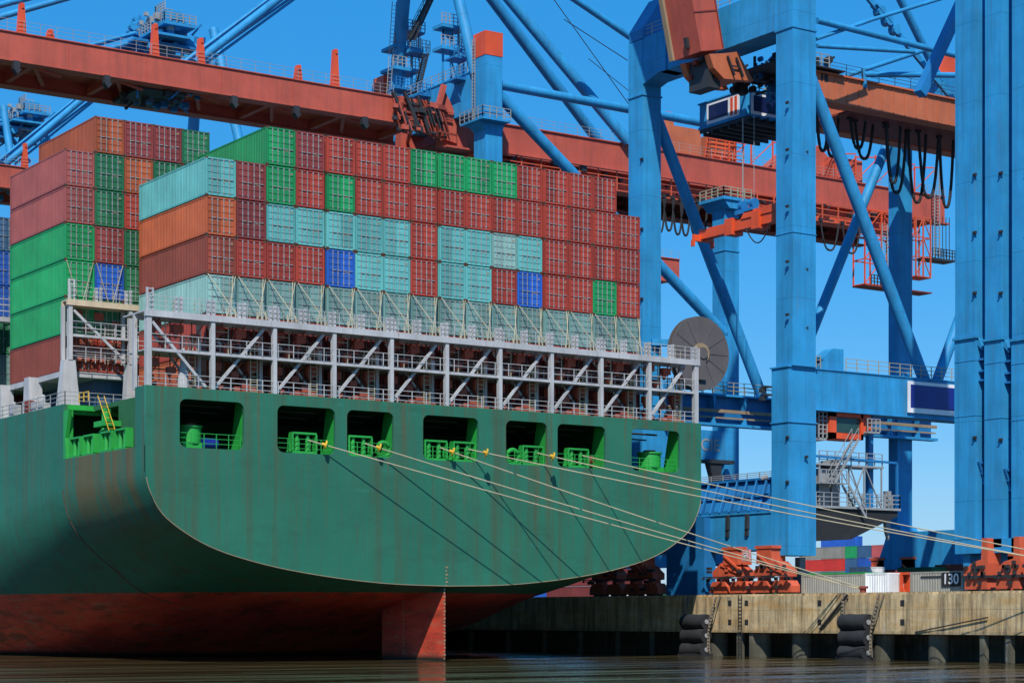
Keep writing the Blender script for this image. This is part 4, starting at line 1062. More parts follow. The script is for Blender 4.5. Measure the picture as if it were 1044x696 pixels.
# ---------------- crane two (orange topped tower; boom lowered over the ship)
def gantry(Y0, lab, c2=False, apex=True):
    r = crane_root('c', Y0+10, lab)
    Ya, Yb = Y0-.9, Y0+20
    for x, yy, top in ((57, Ya, 62.0), (90, Ya+.6, 51.0 if c2 else 57), (57, Yb, 62.0), (90, Yb, 51 if c2 else 57)):
        o = MB(); wx = 2.1; wy = 2.2
        o.box(x, yy, 9.4, x+wx, yy+wy, top)
        o.box(x-.1, yy-.1, top-6, x+wx+.1, yy+wy+.1, top-5.9)
        part(o, 'leg', 'blue', r)
        if x == 57 :
            o = MB(); o.box(x-.05, yy-.05, 62.0, x+wx+.05, yy+wy+.05, 64.5); o.box(x+.1, yy+.1, 61.9, x+wx-.1, yy+wy-.1, 62.0); part(o, 'leg_cap', 'orange', r)
            o = MB(); z = 55.0; o.box(x-1.0, yy-1.0, z, x+wx+.4, yy+wy+1.2, z+.2); o.prism([(x-.9, z), (x+wx+.3, z), (x+wx+.02, z-.8), (x-.02, z-.8)], 'y', yy-.02, yy+wy+.02); part(o, 'leg_platform', 'blue', r)
            o = MB(); o.rail([(x+wx+.4, yy-1, z+.2), (x-1, yy-1, z+.2), (x-1, yy+wy+1.2, z+.2)], 1.15, .035, .8); o.ladder((x-.25, yy+wy-.3, z-.2), (x-.25, yy+wy-.3, 64), .5, (0, 1, 0), .35, .04); part(o, 'railing', 'galv', r)
        else:
            o = MB(); z = 50.6 if c2 else 50; o.box(x-1.1, yy-1.1, z, x+wx+1.1, yy+wy+1.1, z+.35); o.prism([(x-.9, z), (x+wx+.9, z), (x+wx+.02, z-.9), (x-.02, z-.9)], 'y', yy-.9, yy+wy+.9); part(o, 'leg_head', 'blue', r)
            o = MB(); o.rail([(x+wx+1, yy-1, z+.35), (x-1, yy-1, z+.35), (x-1, yy+wy+1, z+.35)], 1.1, .05, .9); part(o, 'railing', 'rod', r)
    o = MB(); o.box(57.1, Ya+2.2, 56.6, 59.0, Yb, 60.8); o.box(57.0, Ya+2.2, 60.8, 59.1, Yb, 60.95); part(o, 'top_beam', 'blue', r)
    o = MB(); o.rail([(57.1, Ya+2.2, 60.95), (57.1, Yb, 60.95)], 1.1, .03, 1.4); part(o, 'railing', 'galv', r)
    for yy in (Ya+.4, Yb+.4):
        o = MB(); o.box(59.1, yy, 21.0, 90, yy+1.6, 24.4); part(o, 'portal_beam', 'blue', r)
        tubepart(r, (59.1, yy+.7, 59.4), (91, yy+.7, 59.2 if not c2 else 59.2), .48)
        tubepart(r, (59.0, yy+.7, 58.6), (90.3, yy+.7, 35.6), .62)
        tubepart(r, (59.1, yy+.7, 32), (90, yy+.7, 32), .35)
    for x in (57.1, 90.1):
        o = MB(); o.box(x, Ya+2.2, 9.2, x+1.9, Yb, 12.2); part(o, 'sill_beam', 'blue', r)
    bogie(r, 57, Ya+1); bogie(r, 57, Yb+1)
    # boom and backreach girders
    for y0 in (Y0+6, Y0+14.5):
        o = MB(); o.box(-8, y0, 55.4, 55, y0+1.3, 58.0); o.box(-8, y0-.15, 58.0, 55, y0+1.45, 58.1); o.box(-8, y0-.15, 55.3, 55, y0+1.45, 55.4)
        for k in range(7): o.bar((-2+k*8, y0-.02, 55.4), (-2+k*8, y0-.02, 58.0), .05)
        part(o, 'boom', 'boom_red', r)
        o = MB(); o.box(56, y0, 53.6, 132, y0+1.3, 57.0); o.box(56, y0-.2, 57.0, 132, y0+1.5, 57.12); o.box(56, y0-.9, 53.4, 132, y0, 53.6); part(o, 'girder', 'boom_red', r)
        o = MB(); o.rail([(-8, y0+.1, 58.1), (50, y0+.1, 58.1)], 1.15, .018, 1.6); o.rail([(56, y0-.1, 57.12), (132, y0-.1, 57.12)], 1.1, .018, 1.6)
        part(o, 'railing', 'galv', r)
        o = MB(); o.box(60, y0-1.6, 51.2, 125, y0-.2, 51.35); o.rail([(60, y0-1.55, 51.35), (125, y0-1.55, 51.35)], 2.1, .06, 2.6); o.box(60, y0-.1, 51.4, 125, y0+1.2, 53.5)
        part(o, 'service_walkway', 'brown' if y0 > Y0+10 else 'bogie', r)
        clutter(r, 60, y0-1.4, 51.5, 122, y0-.4, 53.3, 70, ('dark',), 'cable_gear', 4, .7)
    o = MB()
    for k in range(8): x = -6+k*8.4; o.box(x, Y0+7.3, 55.5, x+.5, Y0+14.5, 56.1); o.bar((x+.3, Y0+7.3, 55.8), (x+4, Y0+14.5, 55.8), .35); o.bar((x+.3, Y0+7.3, 55.4), (x+3, Y0+7.3, 54.9), .2)
    o.box(-8, Y0+7.31, 56.6, 55, Y0+14.49, 56.75)
    part(o, 'cross_tie', 'boom_red', r)
    o = MB(); o.box(56, Y0+7.3, 54.0, 132, Y0+14.5, 54.2); part(o, 'girder_floor', 'brown', r)
    o = MB() # trolley gear hung between the booms
    x = 22; o.box(x, Y0+7.5, 55.1, x+5, Y0+14.3, 55.5); part(o, 'trolley', 'dark', r)
    clutter(r, 21, Y0+6.5, 54.2, 29, Y0+13, 55.6, 22, ('dark', 'blue_dk'), 'trolley_gear', 8, .7)
    for x in (1.5, 8.5, 17.5, 31, 38, 46):
        o = MB(); o.box(x, Y0+5.5, 54.5, x+.6, Y0+6.1, 55.3); o.prism([(x-.1, 54.5), (x+.7, 54.5), (x+.3, 54.0)], 'y', Y0+5.3, Y0+6.0); part(o, 'boom_lamp', 'dark', r)
    # orange stay brackets standing on the boom
    for x, hh in ((9.6, 2.9), (12.4, .9), (23.1, 3.2), (28.0, 2.6), (38.9, 1.6), (43.2, 3.9)) if c2 else ((14, 3), (30, 3)):
        o = MB(); o.prism([(x-.4, 58.1), (x+.4, 58.1), (x+.2, 58.1+hh), (x-.15, 58.1+hh)], 'y', Y0+6.2, Y0+6.9); o.box(x-.1, Y0+6.1, 58.1+hh-.5, x+.1, Y0+7.0, 58.1+hh-.1)
        part(o, 'stay_bracket', 'orange', r)
    # hinge machinery
    o = MB(); x = 50.5
    o.prism([(x, 55.2), (x+7, 54.0), (x+7, 57), (x+5.6, 59.3), (x+4.9, 57.6), (x, 58.1)], 'y', Y0+5.5, Y0+5.9)
    o.bar((x+4.4, Y0+5.2, 57.2), (x+5.2, Y0+5.2, 59.9), .5)
    part(o, 'hinge_plate', 'boom_red', r)
    clutter(r, x-1.2, Y0+4.8, 54.6, x+5.0, Y0+5.5, 57.6, 30, ('boom_red', 'dark', 'brown'), 'hinge_gear', 21, .8, True)
    o = MB()
    for k in range(2): o.bar((x-1.2+k*1.6, Y0+5.0, 58.2-.2*k), (x+.3+k*1.6, Y0+5.0, 55.2-.2*k), .35); o.bar((x+.2+k*1.6, Y0+5.0, 58.4-.2*k), (x+1.6+k*1.6, Y0+5.0, 55.2-.2*k), .25)
    part(o, 'hinge_link', 'dark', r)
    # A frame and apex
    ap = Vector((55.5, Y0+10, 82)) if c2 else (pY(172, 27, Y0+10) if Y0 < 150 else pY(30, 116, Y0+10))
    tubepart(r, (57.4, Y0+1.5, 60.5), (56.0, Y0+8, ap.z), .62); tubepart(r, (57.4, Y0+18.5, 60.5), (56.0, Y0+12, ap.z), .75)
    tubepart(r, ap, (80.5, Y0+5.4, 57.2), .62); tubepart(r, ap+Vector((0, 1.2, 0)), (86, Y0+15, 57.2), .62)
    for y in (Y0+6.6, Y0+15):
        tubepart(r, ap, (27.5, y, 58.2), .42); tubepart(r, ap+Vector((0, 0, -.8)), (2.0, y, 58.2), .30)
        tubepart(r, ap+Vector((0, .6, .4)), (0.5, y+.3, 58.6), .22); tubepart(r, ap+Vector((0, .6, -2)), (29, y+.4, 58.6), .14)
    o = MB(); a_ = ap; z = a_.z
    o.box(a_.x-2.2, a_.y-3.5, z-.8, a_.x+2.2, a_.y+3.5, z-.4); o.box(a_.x-4.5, a_.y-4.5, z-2.6, a_.x+1, a_.y-1.0, z-2.3); o.box(a_.x-1.2, a_.y-1.5, z-.4, a_.x+1.2, a_.y+1.5, z+1.6)
    o.bar((a_.x-4, a_.y-4, z-2.4), (a_.x, a_.y, z-.6), .5); o.bar((a_.x+1, a_.y-4, z-5), (a_.x, a_.y+3, z-.6), .5); o.bar((a_.x, a_.y+4.5, z-4), (a_.x, a_.y, z-.6), .6)
    o.tube([(a_.x, a_.y-3, z+.2), (a_.x, a_.y-2.4, z+.2)], .9, 14); o.tube([(a_.x, a_.y+2.6, z+.2), (a_.x, a_.y+3.2, z+.2)], .9, 14)
    part(o, 'apex_head', 'blue', r)
    clutter(r, a_.x-5, a_.y-3, z-4.5, a_.x+3, a_.y+3, z+.5, 26, ('blue', 'blue_dk', 'galv'), 'apex_gear', 9, 1.0)
    o = MB(); o.box(a_.x-6, a_.y-3, z-3.4, a_.x+2.5, a_.y+3, z-3.1); o.bar((a_.x-5.5, a_.y-2.5, z-3.2), (a_.x, a_.y, z-8), .5); o.box(a_.x-7, a_.y-2, z-5, a_.x-4, a_.y+2, z-4.7); part(o, 'apex_platform', 'blue_dk', r)
    o = MB(); o.rail([(a_.x-2.2, a_.y-3.5, z-.4), (a_.x+2.2, a_.y-3.5, z-.4)], 1.1, .05, .8); o.rail([(a_.x-2.2, a_.y-3.5, z-.4), (a_.x-2.2, a_.y+3.5, z-.4)], 1.1, .05, .8); o.rail([(a_.x-1.2, a_.y-1.5, z+1.6), (a_.x-1.2, a_.y+1.5, z+1.6), (a_.x+1.2, a_.y+1.5, z+1.6)], 1.1, .05, .7); o.rail([(a_.x-4.5, a_.y-4.5, z-2.3), (a_.x-4.5, a_.y-1, z-2.3)], 1.1, .05, .8)
    part(o, 'railing', 'galv', r)
    return r
c2 = gantry(44, 'blue gantry crane with an orange-capped tower and long red boom lowered over the containers', True)
# stair tower of crane two beside the A-frame leg
o = MB()
for zz, pxx in ((70.0, 395), (66.0, 392)): pass
for (ax_, ay_, az_) in ((405, 48, 61.5), (405, 70, 61.5)): pass
def plat(px, py, Y, wx, wy):
    p = pY(px, py, Y); o.box(p.x-wx/2, Y-wy/2, p.z-.35, p.x+wx/2, Y+wy/2, p.z); return p
P1 = plat(409, 50, 61.5, 3.4, 3); P2 = plat(408, 72, 61.5, 3.4, 3); P3 = plat(424, 53, 60, 2.6, 2)
P4 = plat(458, 28, 52, 3, 2); P5 = plat(456, 50, 52, 2.6, 2)
o.bar((P4.x+.3, 52, 60), (P4.x+.3, 52, P4.z), .3); o.bar((P4.x-.8, 52, 60), (P4.x-.8, 52, P4.z), .2); o.bar((P4.x+1.2, 52, 60), (P4.x+1.2, 52, P4.z), .2)
o.bar((P2.x+1.2, 61, 58), (P2.x+1.2, 61, P1.z), .22); o.bar((P2.x+.2, 61, 58), (P2.x+.2, 61, P1.z), .2)
o.prism([(P4.x-1.5, P4.z-.3), (P4.x+.3, P4.z-.3), (P4.x+.3, P4.z-1.5)], 'y', 51.9, 52.1)
build_each(o, 'stair_platform', M['blue'], c2)
o = MB()
for P_, Y, wx in ((P1, 60.1, 3.4), (P2, 60.1, 3.4), (P3, 59.1, 2.6), (P4, 51.1, 3), (P5, 51.1, 2.6)):
    o.mark(); o.rail([(P_.x-wx/2, Y, P_.z), (P_.x+wx/2, Y, P_.z)], 1.15, .035, .5)
o.mark(); o.ladder((P4.x+.9, 50.9, 60), (P4.x+.9, 50.9, P4.z+1), .6, (1, 0, 0), .35, .05)
build_each(o, 'platform_railing', M['galv'], c2, True)
o = MB(); o.stair(pY(442, -6, 58), pY(420, 42, 58), 1.1, (0, 1, 0)); o.stair(pY(434, 56, 58.5), pY(424, 98, 58.5), 1.1, (0, 1, 0)); o.stair(pY(438, -2, 57.5), pY(417, 40, 57.5), .5, (0, 1, 0))
part(o, 'stair_flight', 'dark', c2)
# festoons and machinery on the backreach of crane two
for px in (673, 682, 691, 699, 708, 716):
    p = pY(px, 205, 48.3); festoon(c2, p.x, 48.3, 51.2, 1.5, 3.7+.3*(px % 2), .13)
for px in (846, 868):
    p = pY(px, 230, 48.3); festoon(c2, p.x, 48.3, 51.2, 3.0, 3.4, .11)
o = MB(); p0 = pY(677, 118, 51); p1 = pY(706, 90, 51)
o.box(p0.x, 51, 57.1, p0.x+5.5, 55, 60.5); o.prism([(p0.x, 60.5), (p0.x+1.5, 60.5), (p0.x+1.2, 62), (p0.x+.3, 62)], 'y', 51, 53); o.box(p0.x+7, 51, 57.1, p0.x+11, 55, 60.2)
part(o, 'machinery_house', 'boom_orange', c2)
o = MB()
for k in range(7): o.rail([(p0.x+6+k*.1, 50.9, 57.2+k*.5), (p0.x+12, 50.9, 57.2+k*.5)], .5, .05, 1.2, 1)
for k in range(10):
    x = 96+k*3.4; o.bar((x, 50, 57.1), (x, 50, 60.4+(k % 3)*.5), .16); o.bar((x, 50, 60.2), (x+3.4, 50, 60.6), .14); o.bar((x, 50, 57.3), (x+3.4, 50, 60.2), .1)
part(o, 'roof_frame', 'orange', c2)
o = MB(); p = pY(815, 90, 51)
o.box(106, 50.5, 54.8, 111, 53, 58.5); o.box(113, 50.5, 55.5, 118, 53, 60.0); o.prism([(103, 57.1), (107, 60.2), (109, 59.0), (112, 61.5), (118, 57.1)], 'y', 52, 54); part(o, 'winch_house', 'boom_red', c2)
# hanging access cage (orange lattice)
cg = empty('access_cage', (112, 49, 45)); tag(cg, 'orange lattice access cage hanging under the red girder, behind the diagonal blue braces', 'access cage')
def cage(x0, x1, z0, z1, Y, Y2):
    mb = MB()
    for x in (x0, (x0+x1)/2, x1):
        for y in (Y, Y2): mb.bar((x, y, z0), (x, y, z1), .16)
    zs_ = [z0+(z1-z0)*k/3 for k in range(4)]
    for z in zs_:
        mb.bar((x0, Y, z), (x1, Y, z), .14); mb.bar((x0, Y2, z), (x1, Y2, z), .14)
        for x in (x0, x1): mb.bar((x, Y, z), (x, Y2, z), .12)
    for k in range(3): mb.bar((x0, Y, zs_[k]), ((x0+x1)/2, Y, zs_[k+1]), .1); mb.bar(((x0+x1)/2, Y, zs_[k+1]), (x1, Y, zs_[k]), .1)
    mb.box(x0, Y, z0-.12, x1, Y2, z0); return mb
a = pY(877, 290, 49); b = pY(908, 232, 49)
cage(a.x, b.x+.5, a.z, 53.5, 48.2, 50.2).build('cage_frame', M['orange'], cg)
a2 = pY(929, 282, 49); b2 = pY(944, 225, 49); cage(a2.x, b2.x, a2.z, 53.5, 48.2, 50.2).build('cage_frame', M['bogie'], cg)
o = MB(); o.box(a.x, 48.1, a.z-.2, b2.x+.2, 50.4, a.z-.05); part(o, 'cage_floor', 'brown', cg)
a3 = pY(946, 262, 49); b3 = pY(969, 262, 49); o = MB(); o.box(a3.x-1, 48.2, a3.z-.4, b3.x, 50.2, a3.z-.15); o.rail([(a3.x, 48.2, a3.z-.15), (b3.x, 48.2, a3.z-.15)], 1.2, .05, .5); o.rail([(a.x+1, 48.1, a.z), (b.x, 48.1, a.z)], 1.2, .05, .5)
for k in range(6): o.bar((a3.x+k*.6, 48.2, a3.z), (a3.x+k*.6, 48.2, 54), .07)
part(o, 'cage_platform', 'dark', cg)
o = MB(); o.mark(); o.ladder((a3.x+.6, 48, a3.z), (a3.x+.6, 48, 60), .9, (1, 0, 0), .4, .05); o.mark(); o.ladder((a.x+3.2, 48, a.z), (a.x+3.2, 48, 52), .9, (1, 0, 0), .4, .05); build_each(o, 'cage_ladder', M['galv'], cg, True)
for (a0, a1, b0, b1, Y_, r_) in ((562, -4, 645, 112, 55, .05), (700, -4, 660, 30, 20, .05), (600, 60, 655, 104, 50, .04), (690, 0, 700, 30, 20, .05), (575, 20, 640, 62, 50, .05)):
    o = MB(); o.tube([pY(a0, a1, Y_), pY(b0, b1, Y_)], r_, 6); part(o, 'stay_cable', 'dark', c2)
tubepart(c2, pY(578, -6, 44.5), pY(650, 43, 44.5), .38)
o = MB(); o.ladder(pY(402, 2, 60.4), pY(396, 100, 60.4), .5, (1, 0, 0), .45, .03); build_each(o, 'tube_ladder', M['galv'], c2, False) if 0 else part(o, 'tube_ladder', 'galv', c2)
for k, (px, py, Y_, wx) in enumerate(((411, 92, 60, 3.0), (440, 100, 55, 4.5), (466, 60, 50, 2.0), (470, 82, 48, 2.4), (420, 34, 60.5, 2.2))):
    p = pY(px, py, Y_); o = MB(); o.box(p.x-wx/2, Y_-1, p.z-.2, p.x+wx/2, Y_+1, p.z); o.rail([(p.x-wx/2, Y_-1, p.z), (p.x+wx/2, Y_-1, p.z)], 1.1, .04, .5); o.bar((p.x-wx/2+.2, Y_, p.z-.2), (p.x, Y_, p.z-2.2), .12); o.bar((p.x+wx/2-.2, Y_, p.z), (p.x+wx/2-.2, Y_, p.z-3), .12)
    part(o, 'service_platform', 'blue_dk', c2)
# pale letters on the near portal beam of crane two
p_ = pY(724, 449, 43.47)
text('CIE', 'lettering', 1.9, Vector((p_.x, 43.46, 22.7)), ROT_AFT, M['galv'], c2)
o = MB(); o.prism([(86.3, 21.0), (88.3, 21.0), (88.0, 12.3), (87.2, 12.3), (87.0, 19)], 'y', 42.2, 43.0); o.box(86.0, 42.0, 20.6, 90, 43.1, 21.0); part(o, 'cable_chute', 'dark', c2)

gantry(98, 'distant blue gantry crane whose cluttered top shows above the red boom at upper left')
gantry(176, 'farthest blue gantry crane at the left picture edge beyond the container stacks')

# ---------------- crane at the right picture edge: tall blue columns
c0 = crane_root('c0', -30, 'close blue gantry crane at the right picture edge, its tall columns standing side by side')
for px, y, dz, Lx in ((994.5, 450, 0, 3.0), (1021, 450, -.7, 3.0), (1048, 450, -1.2, 3.0)):
    p = pX(px, y, 57); wy = {994.5: 2.15, 1021: 1.7, 1048: 1.6}[px]
    o = MB(); o.box(57.0, p.y, 9.3+dz, 57+Lx, p.y+wy, 24.6+dz*.6); o.box(56.85, p.y-.12, 24.6+dz*.6, 57+Lx+.1, p.y+wy+.12, 24.8+dz*.6)
    o.prism([(p.y-.12, 24.6+dz*.6), (p.y-.5, 23.9+dz*.6), (p.y-.5, 23.6+dz*.6), (p.y-.01, 24.1+dz*.6)], 'x', 57.2, 58.8)
    o.box(57.02, p.y+.05, 24.8+dz*.6, 57+Lx-.2, p.y+wy-.05, 75 if px < 1000 else 52); o.box(56.97, p.y-.03, 22.9+dz*.6, 57+Lx+.03, p.y+wy+.03, 22.98+dz*.6); o.box(56.97, p.y-.03, 18.7+dz*.6, 57+Lx+.03, p.y+wy+.03, 18.76+dz*.6)  # outer two columns cut short so they cast less shade
    part(o, 'leg', 'blue', c0)
    o = MB()
    for k, z in enumerate((22.9, 22.0, 21.3)): o.box(57.3, p.y-.9+k*.1, z+dz*.6, 59.6, p.y-.02, z+.14+dz*.6)
    o.bar((57.8, p.y-.5, 20.6+dz*.6), (57.8, p.y-.5, 23+dz*.6), .3); o.bar((58.6, p.y-.02, 17.2), (57.9, p.y-.6, 20.8), .3)
    part(o, 'cable_box', 'blue_dk', c0)
    o = MB(); o.tube([(58.2, p.y-.6, 19.2+dz*.6), (58.2, p.y-.6, 20.6+dz*.6)], .3, 10); part(o, 'lamp_can', 'tan', c0, True)
    o = MB(); zz = 15.2+dz; o.bar((57.2, p.y-.15, zz), (58.5, p.y-.15, zz-2.9), .16); o.bar((58.7, p.y-.15, zz), (59.8, p.y-.15, zz-2.9), .16)
    for k in range(4): o.box(57.3+.2*k, p.y-.3, zz-.75*k-.2, 59.2+.2*k, p.y-.02, zz-.75*k)
    part(o, 'rung_frame', 'blue_dk', c0)
    bolts(c0, [(57, p.y+.2, z+dz*.5) for z in (28, 32.6, 37, 17)]+[(58.4, p.y, z) for z in (14, 33, 37, 17)])
a = pX(975, 575, 57)
o = MB(); o.box(57.0, -46, 8.2, 60, -22.72, 9.25); o.box(57.4, -23.9, 7.2, 58.6, -23.2, 8.2); o.box(57.4, -26.6, 6.8, 58.6, -25.9, 8.2); part(o, 'sill_beam', 'blue', c0)
for yc_ in (-25.35, -28.5, -31.3):
    rt = empty('bogie', (56.6, yc_, 5.2)); rt.parent = c0; rt.matrix_parent_inverse = parent_inv(c0); x = 56.4
    o = MB(); o.prism([(yc_-1.2, 5.45), (yc_+1.1, 5.45), (yc_+1.0, 6.3), (yc_-1.1, 6.3)], 'x', x, x+1.2); part(o, 'wheel_box', 'bogie', rt)
    o = MB(); o.prism([(yc_-1.3, 6.5), (yc_+1.1, 6.5), (yc_+1.0, 6.9), (yc_+.2, 7.5), (yc_-.7, 7.7), (yc_-.75, 9.3), (yc_-1.25, 9.3), (yc_-1.4, 7.4)], 'x', x-.1, x+1.3); part(o, 'equaliser', 'bogie', rt)
    o = MB(); o.tube([(x-.2, yc_-.2, 6.9), (x+1.4, yc_-.2, 6.9)], .3, 12); o.box(x-.15, yc_-1.4, 6.3, x+1.2, yc_+1.3, 6.5); part(o, 'pin', 'dark', rt, True)
    rb = random.Random(int(-yc_*10)); o = MB()
    for k in range(12):
        yy = yc_+rb.uniform(-1.1, 1.0); zz = rb.choice((5.9, 6.3, 6.6, 7.1, 7.4)); o.box(x-.3, yy-.12, zz-.1, x-.1, yy+.13, zz+.14)
    build_each(o, 'bolt_housing', M['dark'], rt)
    for e in (-.7, .7):
        o = MB(); o.tube([(x+.3, yc_+e, 5.6), (x+.8, yc_+e, 5.6)], .38, 14); part(o, 'wheel', 'dark', rt, True)
o = MB(); o.box(90, -26, 9, 92, -23.8, 57); part(o, 'leg', 'blue', c0)
a = pY(978, 8, -12); b = pY(938, 96, -12); o = MB(); o.bar(a+(a-b)*.4, b, .8); part(o, 'stay_beam', 'blue_dk', c0)
o = MB(); a = pY(958, 50, 12); b = pY(985, 92, 12); o.prism([(a.x+1.2, a.z), (b.x, a.z), (b.x, b.z), (a.x-1.2, b.z-.6)], 'y', 12, 13); og = part(o, 'winch_frame', 'orange', c1)

# ================================================================== CONTAINERS ON THE QUAY
def yard(px, ztop, colr, X, lab, L=12.19, pyref=580):
    """container whose left (far) end shows at px; stacked on tier given by its top"""
    p = pX(px, pyref, X)
    c = container((X, p.y-L, ztop-CH), colr, lab, 'containers stored on the quay')
    return c
G0 = 5.2
def yardbox(px0, px1, X, z0, z1, colname, lab, roof=None):
    """a quay container of measured length: corrugated side with frame and doors"""
    a = pX(px0, 590, X); b = pX(px1, 590, X); L = a.y-b.y
    root = empty('shipping_container', (X, b.y, z0)); tag(root, lab, 'shipping container', 'containers stored on the quay')
    mb = MB(); x0 = X; hh = z1-z0; ys = []; y = b.y+.15
    while y < a.y-.3: ys += [(y, .04), (y+.07, .04), (y+.105, 0), (y+.205, 0), (y+.24, .04)]; y += .278
    ys.append((a.y-.1, .04)); vs = []; fs = []
    for yy, dd in ys: vs += [(x0+dd, yy, z0+.16), (x0+dd, yy, z1-.12)]
    for k in range(len(ys)-1): fs.append((2*k, 2*k+1, 2*k+3, 2*k+2))
    mb.add(vs, fs); mb.box(x0+.1, b.y+.05, z0+.1, x0+2.3, a.y-.05, z1-.05)
    for yy in (b.y, a.y-.16):
        for xx in (x0-.01, x0+2.28): mb.box(xx, yy, z0, xx+.16, yy+.16, z1)
    for zz in (z0, z1-.13): mb.box(x0-.005, b.y+.16, zz, x0+.08, a.y-.16, zz+.13); mb.box(x0+.15, b.y, zz, x0+2.28, b.y+.1, zz+.13)
    mb.build('body', M['c_'+colname], root)
    if roof: r_ = MB(); r_.box(x0-.02, b.y-.02, z1, x0+2.46, a.y+.02, z1+.12); r_.build('roof', M[roof], root)
    o = MB(); o.box(x0+.2, b.y+.01, z0+.15, x0+1.2, b.y+.045, z1-.15); o.build('door', M['c_'+colname], root)
    o = MB(); o.box(x0+1.24, b.y+.01, z0+.15, x0+2.24, b.y+.045, z1-.15); o.build('door', M['c_'+colname], root)
    return root, a, b
BX = 58.6
yardbox(817, 880.5, BX, G0, 6.92, 'pale grey', 'long low pale grey container with a green lid, right of the orange bogies', 'green_in')
yardbox(882, 905, BX, G0, 6.95, 'white', 'clean white low container just right of the one with a green lid')
r130, a, b = yardbox(928, 981, BX, G0, 6.95, 'pale grey', 'low pale grey container marked 130 at the quay edge')
p = pX(970, 590, BX)
o = MB(); o.box(BX-.07, p.y-1.0, 5.75, BX-.03, p.y+1.0, 6.85); pn = o.build('number_plate', M['black'], r130)
text('130', 'number', 1.15, Vector((BX-.085, p.y, 6.30)), ROT_PORT, M['pwhite'], pn)
o = MB(); o.box(BX-.06, a.y-4.5, 6.5, BX-.02, a.y-1.2, 6.6); o.build('locking_bar', M['dark'], r130)
YX = 112
def zt_(py, X, px): return pX(px, py, X).z
YX = 239
def tz(k): return 5.2+2.62*k
STK = [((815, 861.0), [('maroon', None), ('steel blue', None), ('grey green', None), ('bright red', 'bright red container in the far yard stack, under the pale grey one'), ('pale grey', 'pale grey container on top of the bright red one in the far yard stack')]),
       ((861.6, 873.5), [('green', None), ('maroon', None), ('blue', None), ('steel blue', 'short dull blue container right beside the bright red one in the yard'), ('green', 'short bright green container right beside the pale grey one in the yard')]),
       ((874, 888), [('blue', None), ('maroon', None), ('maroon', None), ('blue', 'dark blue container below the dusty maroon one in the yard'), ('steel blue', 'dull blue container in the upper row between green and pink ones')]),
       ((888.6, 912), [('green', None), ('blue', None), ('maroon', None), ('maroon', 'maroon container under the faded pink red one in the yard'), ('pink red', 'faded pink red container in the upper row left of the blue crane foot')])]
for (a_, b_), tiers in STK:
    for k, (cn, lb) in enumerate(tiers):
        yardbox(a_, b_, YX, tz(k)+.02, tz(k+1)-.03, cn, lb or f'{cn} container in tier {["one", "two", "three"][k]} from the ground of the far yard stack, {dict([(815, "left"), (861.6, "second"), (874, "third"), (888.6, "right")])[a_]} column')
for k in range(6): yardbox(837, 871, YX+9, tz(k)+.02, tz(k+1)-.03, ('maroon', 'green', 'steel blue', 'grey green', 'red', 'blue')[k], 'bright blue container standing topmost of all in the far yard' if k == 5 else f'{("maroon", "green", "dull blue", "grey green", "red")[k]} container below the topmost bright blue one, {("lowest", "second", "third", "fourth", "fifth")[k]} from the ground')
yardbox(866, 884, 84, G0, zt_(577.5, 84, 875), 'white', 'white container roof showing just above the green lid')
yardbox(915, 950, 82, G0, zt_(578, 82, 930), 'dark green', 'dark green container behind the red and white rack')
yardbox(953, 982, 84, G0, zt_(575, 84, 970), 'brick', 'rusty brown container behind the one marked 130')
o = MB()
for k, px in enumerate((907, 913, 919)):
    p = pX(px, 590, 60); o.bar((60, p.y, G0), (60, p.y, 6.9), .22); o.bar((60, p.y-.4, G0), (60, p.y+.4, 6.8), .14)
o.box(60, pX(925, 590, 60).y, 6.8, 60.8, pX(906, 590, 60).y, 7.0); o.box(60.4, pX(925, 590, 60).y, 5.2, 60.6, pX(918, 590, 60).y, 6.9)
tag(o.build('steel_rack', M['orange']), 'low red and white steel rack between the white box and the block marked 130', 'rack')
o = MB(); p = pX(812, 590, 62)
o.box(62, p.y-.6, 5.2, 63, p.y+.6, 7.4); o.box(62.1, p.y-.3, 7.4, 62.8, p.y+.3, 8.6)
tag(o.build('electric_cabinet', M['galv']), 'grey cabinets with cables standing right of the orange bogies', 'cabinet')

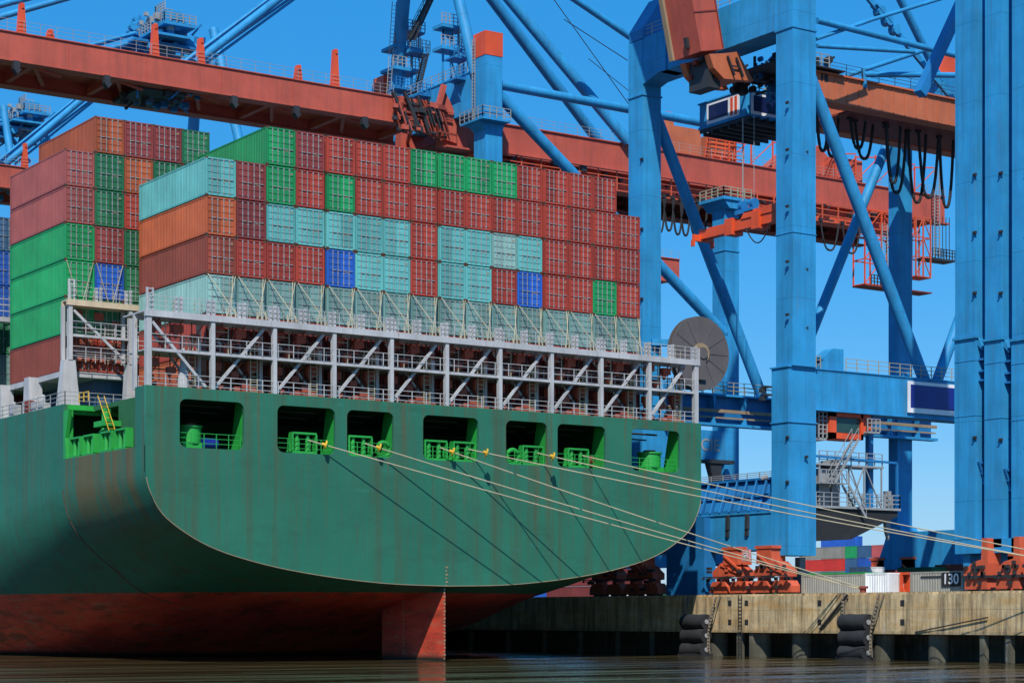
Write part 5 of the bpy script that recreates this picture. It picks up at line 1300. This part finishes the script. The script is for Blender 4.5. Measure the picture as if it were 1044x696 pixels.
rr = random.Random(4)
for k in range(14):
    colr = rr.choice(('blue', 'maroon', 'steel blue', 'dark green', 'brick', 'white', 'dark green', 'steel blue'))
    yy = 12+k*12.9
    for t in range(2 if k % 3 and not 1 < k < 6 else 1):
        c_ = rr.choice(('blue', 'maroon', 'steel blue', 'dark green', 'brick'))
        container((124+(k % 2)*.6, yy, 5.2+t*2.9), colr if t == 0 else c_, f'{ADJ.get(colr if t == 0 else c_, colr if t == 0 else c_)} container far back on the quay, {"lower" if t == 0 else "upper"} tier, number {ORD[k]} of the row', 'far row of quay containers')

# ================================================================== CAMERA, LIGHT, WORLD
cam = bpy.data.cameras.new('camera'); co = bpy.data.objects.new('camera', cam); COL.objects.link(co)
co.location = CAM; co.rotation_euler = (PI/2, 0, -math.atan2(XR[1], YR[1]))
cam.sensor_width = 36; cam.lens = F_/1044*36; cam.shift_y = 280/1044; cam.clip_end = 9000; cam.clip_start = 1
scene.camera = co
L = Vector((.78, 1.0, -1.36)).normalized()          # direction the sunlight travels
sun = bpy.data.lights.new('sun', 'SUN'); so = bpy.data.objects.new('sun', sun); COL.objects.link(so)
sun.energy = 4.9; sun.angle = math.radians(.5); sun.color = (1, .95, .88)
so.rotation_euler = L.to_track_quat('-Z', 'Y').to_euler(); so.location = (0, -60, 120)
wd = bpy.data.worlds.new('World'); scene.world = wd; wd.use_nodes = True
nt = wd.node_tree; bg = nt.nodes['Background']
sky = nt.nodes.new('ShaderNodeTexSky'); sky.sky_type = 'NISHITA'; sky.sun_disc = False
sd = -L; sky.sun_elevation = math.asin(sd.z); sky.sun_rotation = math.atan2(sd.x, sd.y)
sky.air_density = 1.0; sky.dust_density = .15; sky.ozone_density = 2.5; sky.altitude = 0
hs_ = nt.nodes.new('ShaderNodeHueSaturation'); hs_.inputs['Saturation'].default_value = 1.5; hs_.inputs['Hue'].default_value = .492
nt.links.new(sky.outputs[0], hs_.inputs['Color']); gm = nt.nodes.new('ShaderNodeGamma'); gm.inputs[1].default_value = 1.1; nt.links.new(hs_.outputs[0], gm.inputs[0])
mx = mix(nt, .55, gm.outputs[0], (.62, 4.5, 11.2))
nt.links.new(mx, bg.inputs[0]); bg.inputs[1].default_value = .088
vs_ = scene.view_settings; vs_.view_transform = 'Standard'; vs_.look = 'None'; vs_.exposure = .0; vs_.gamma = 1
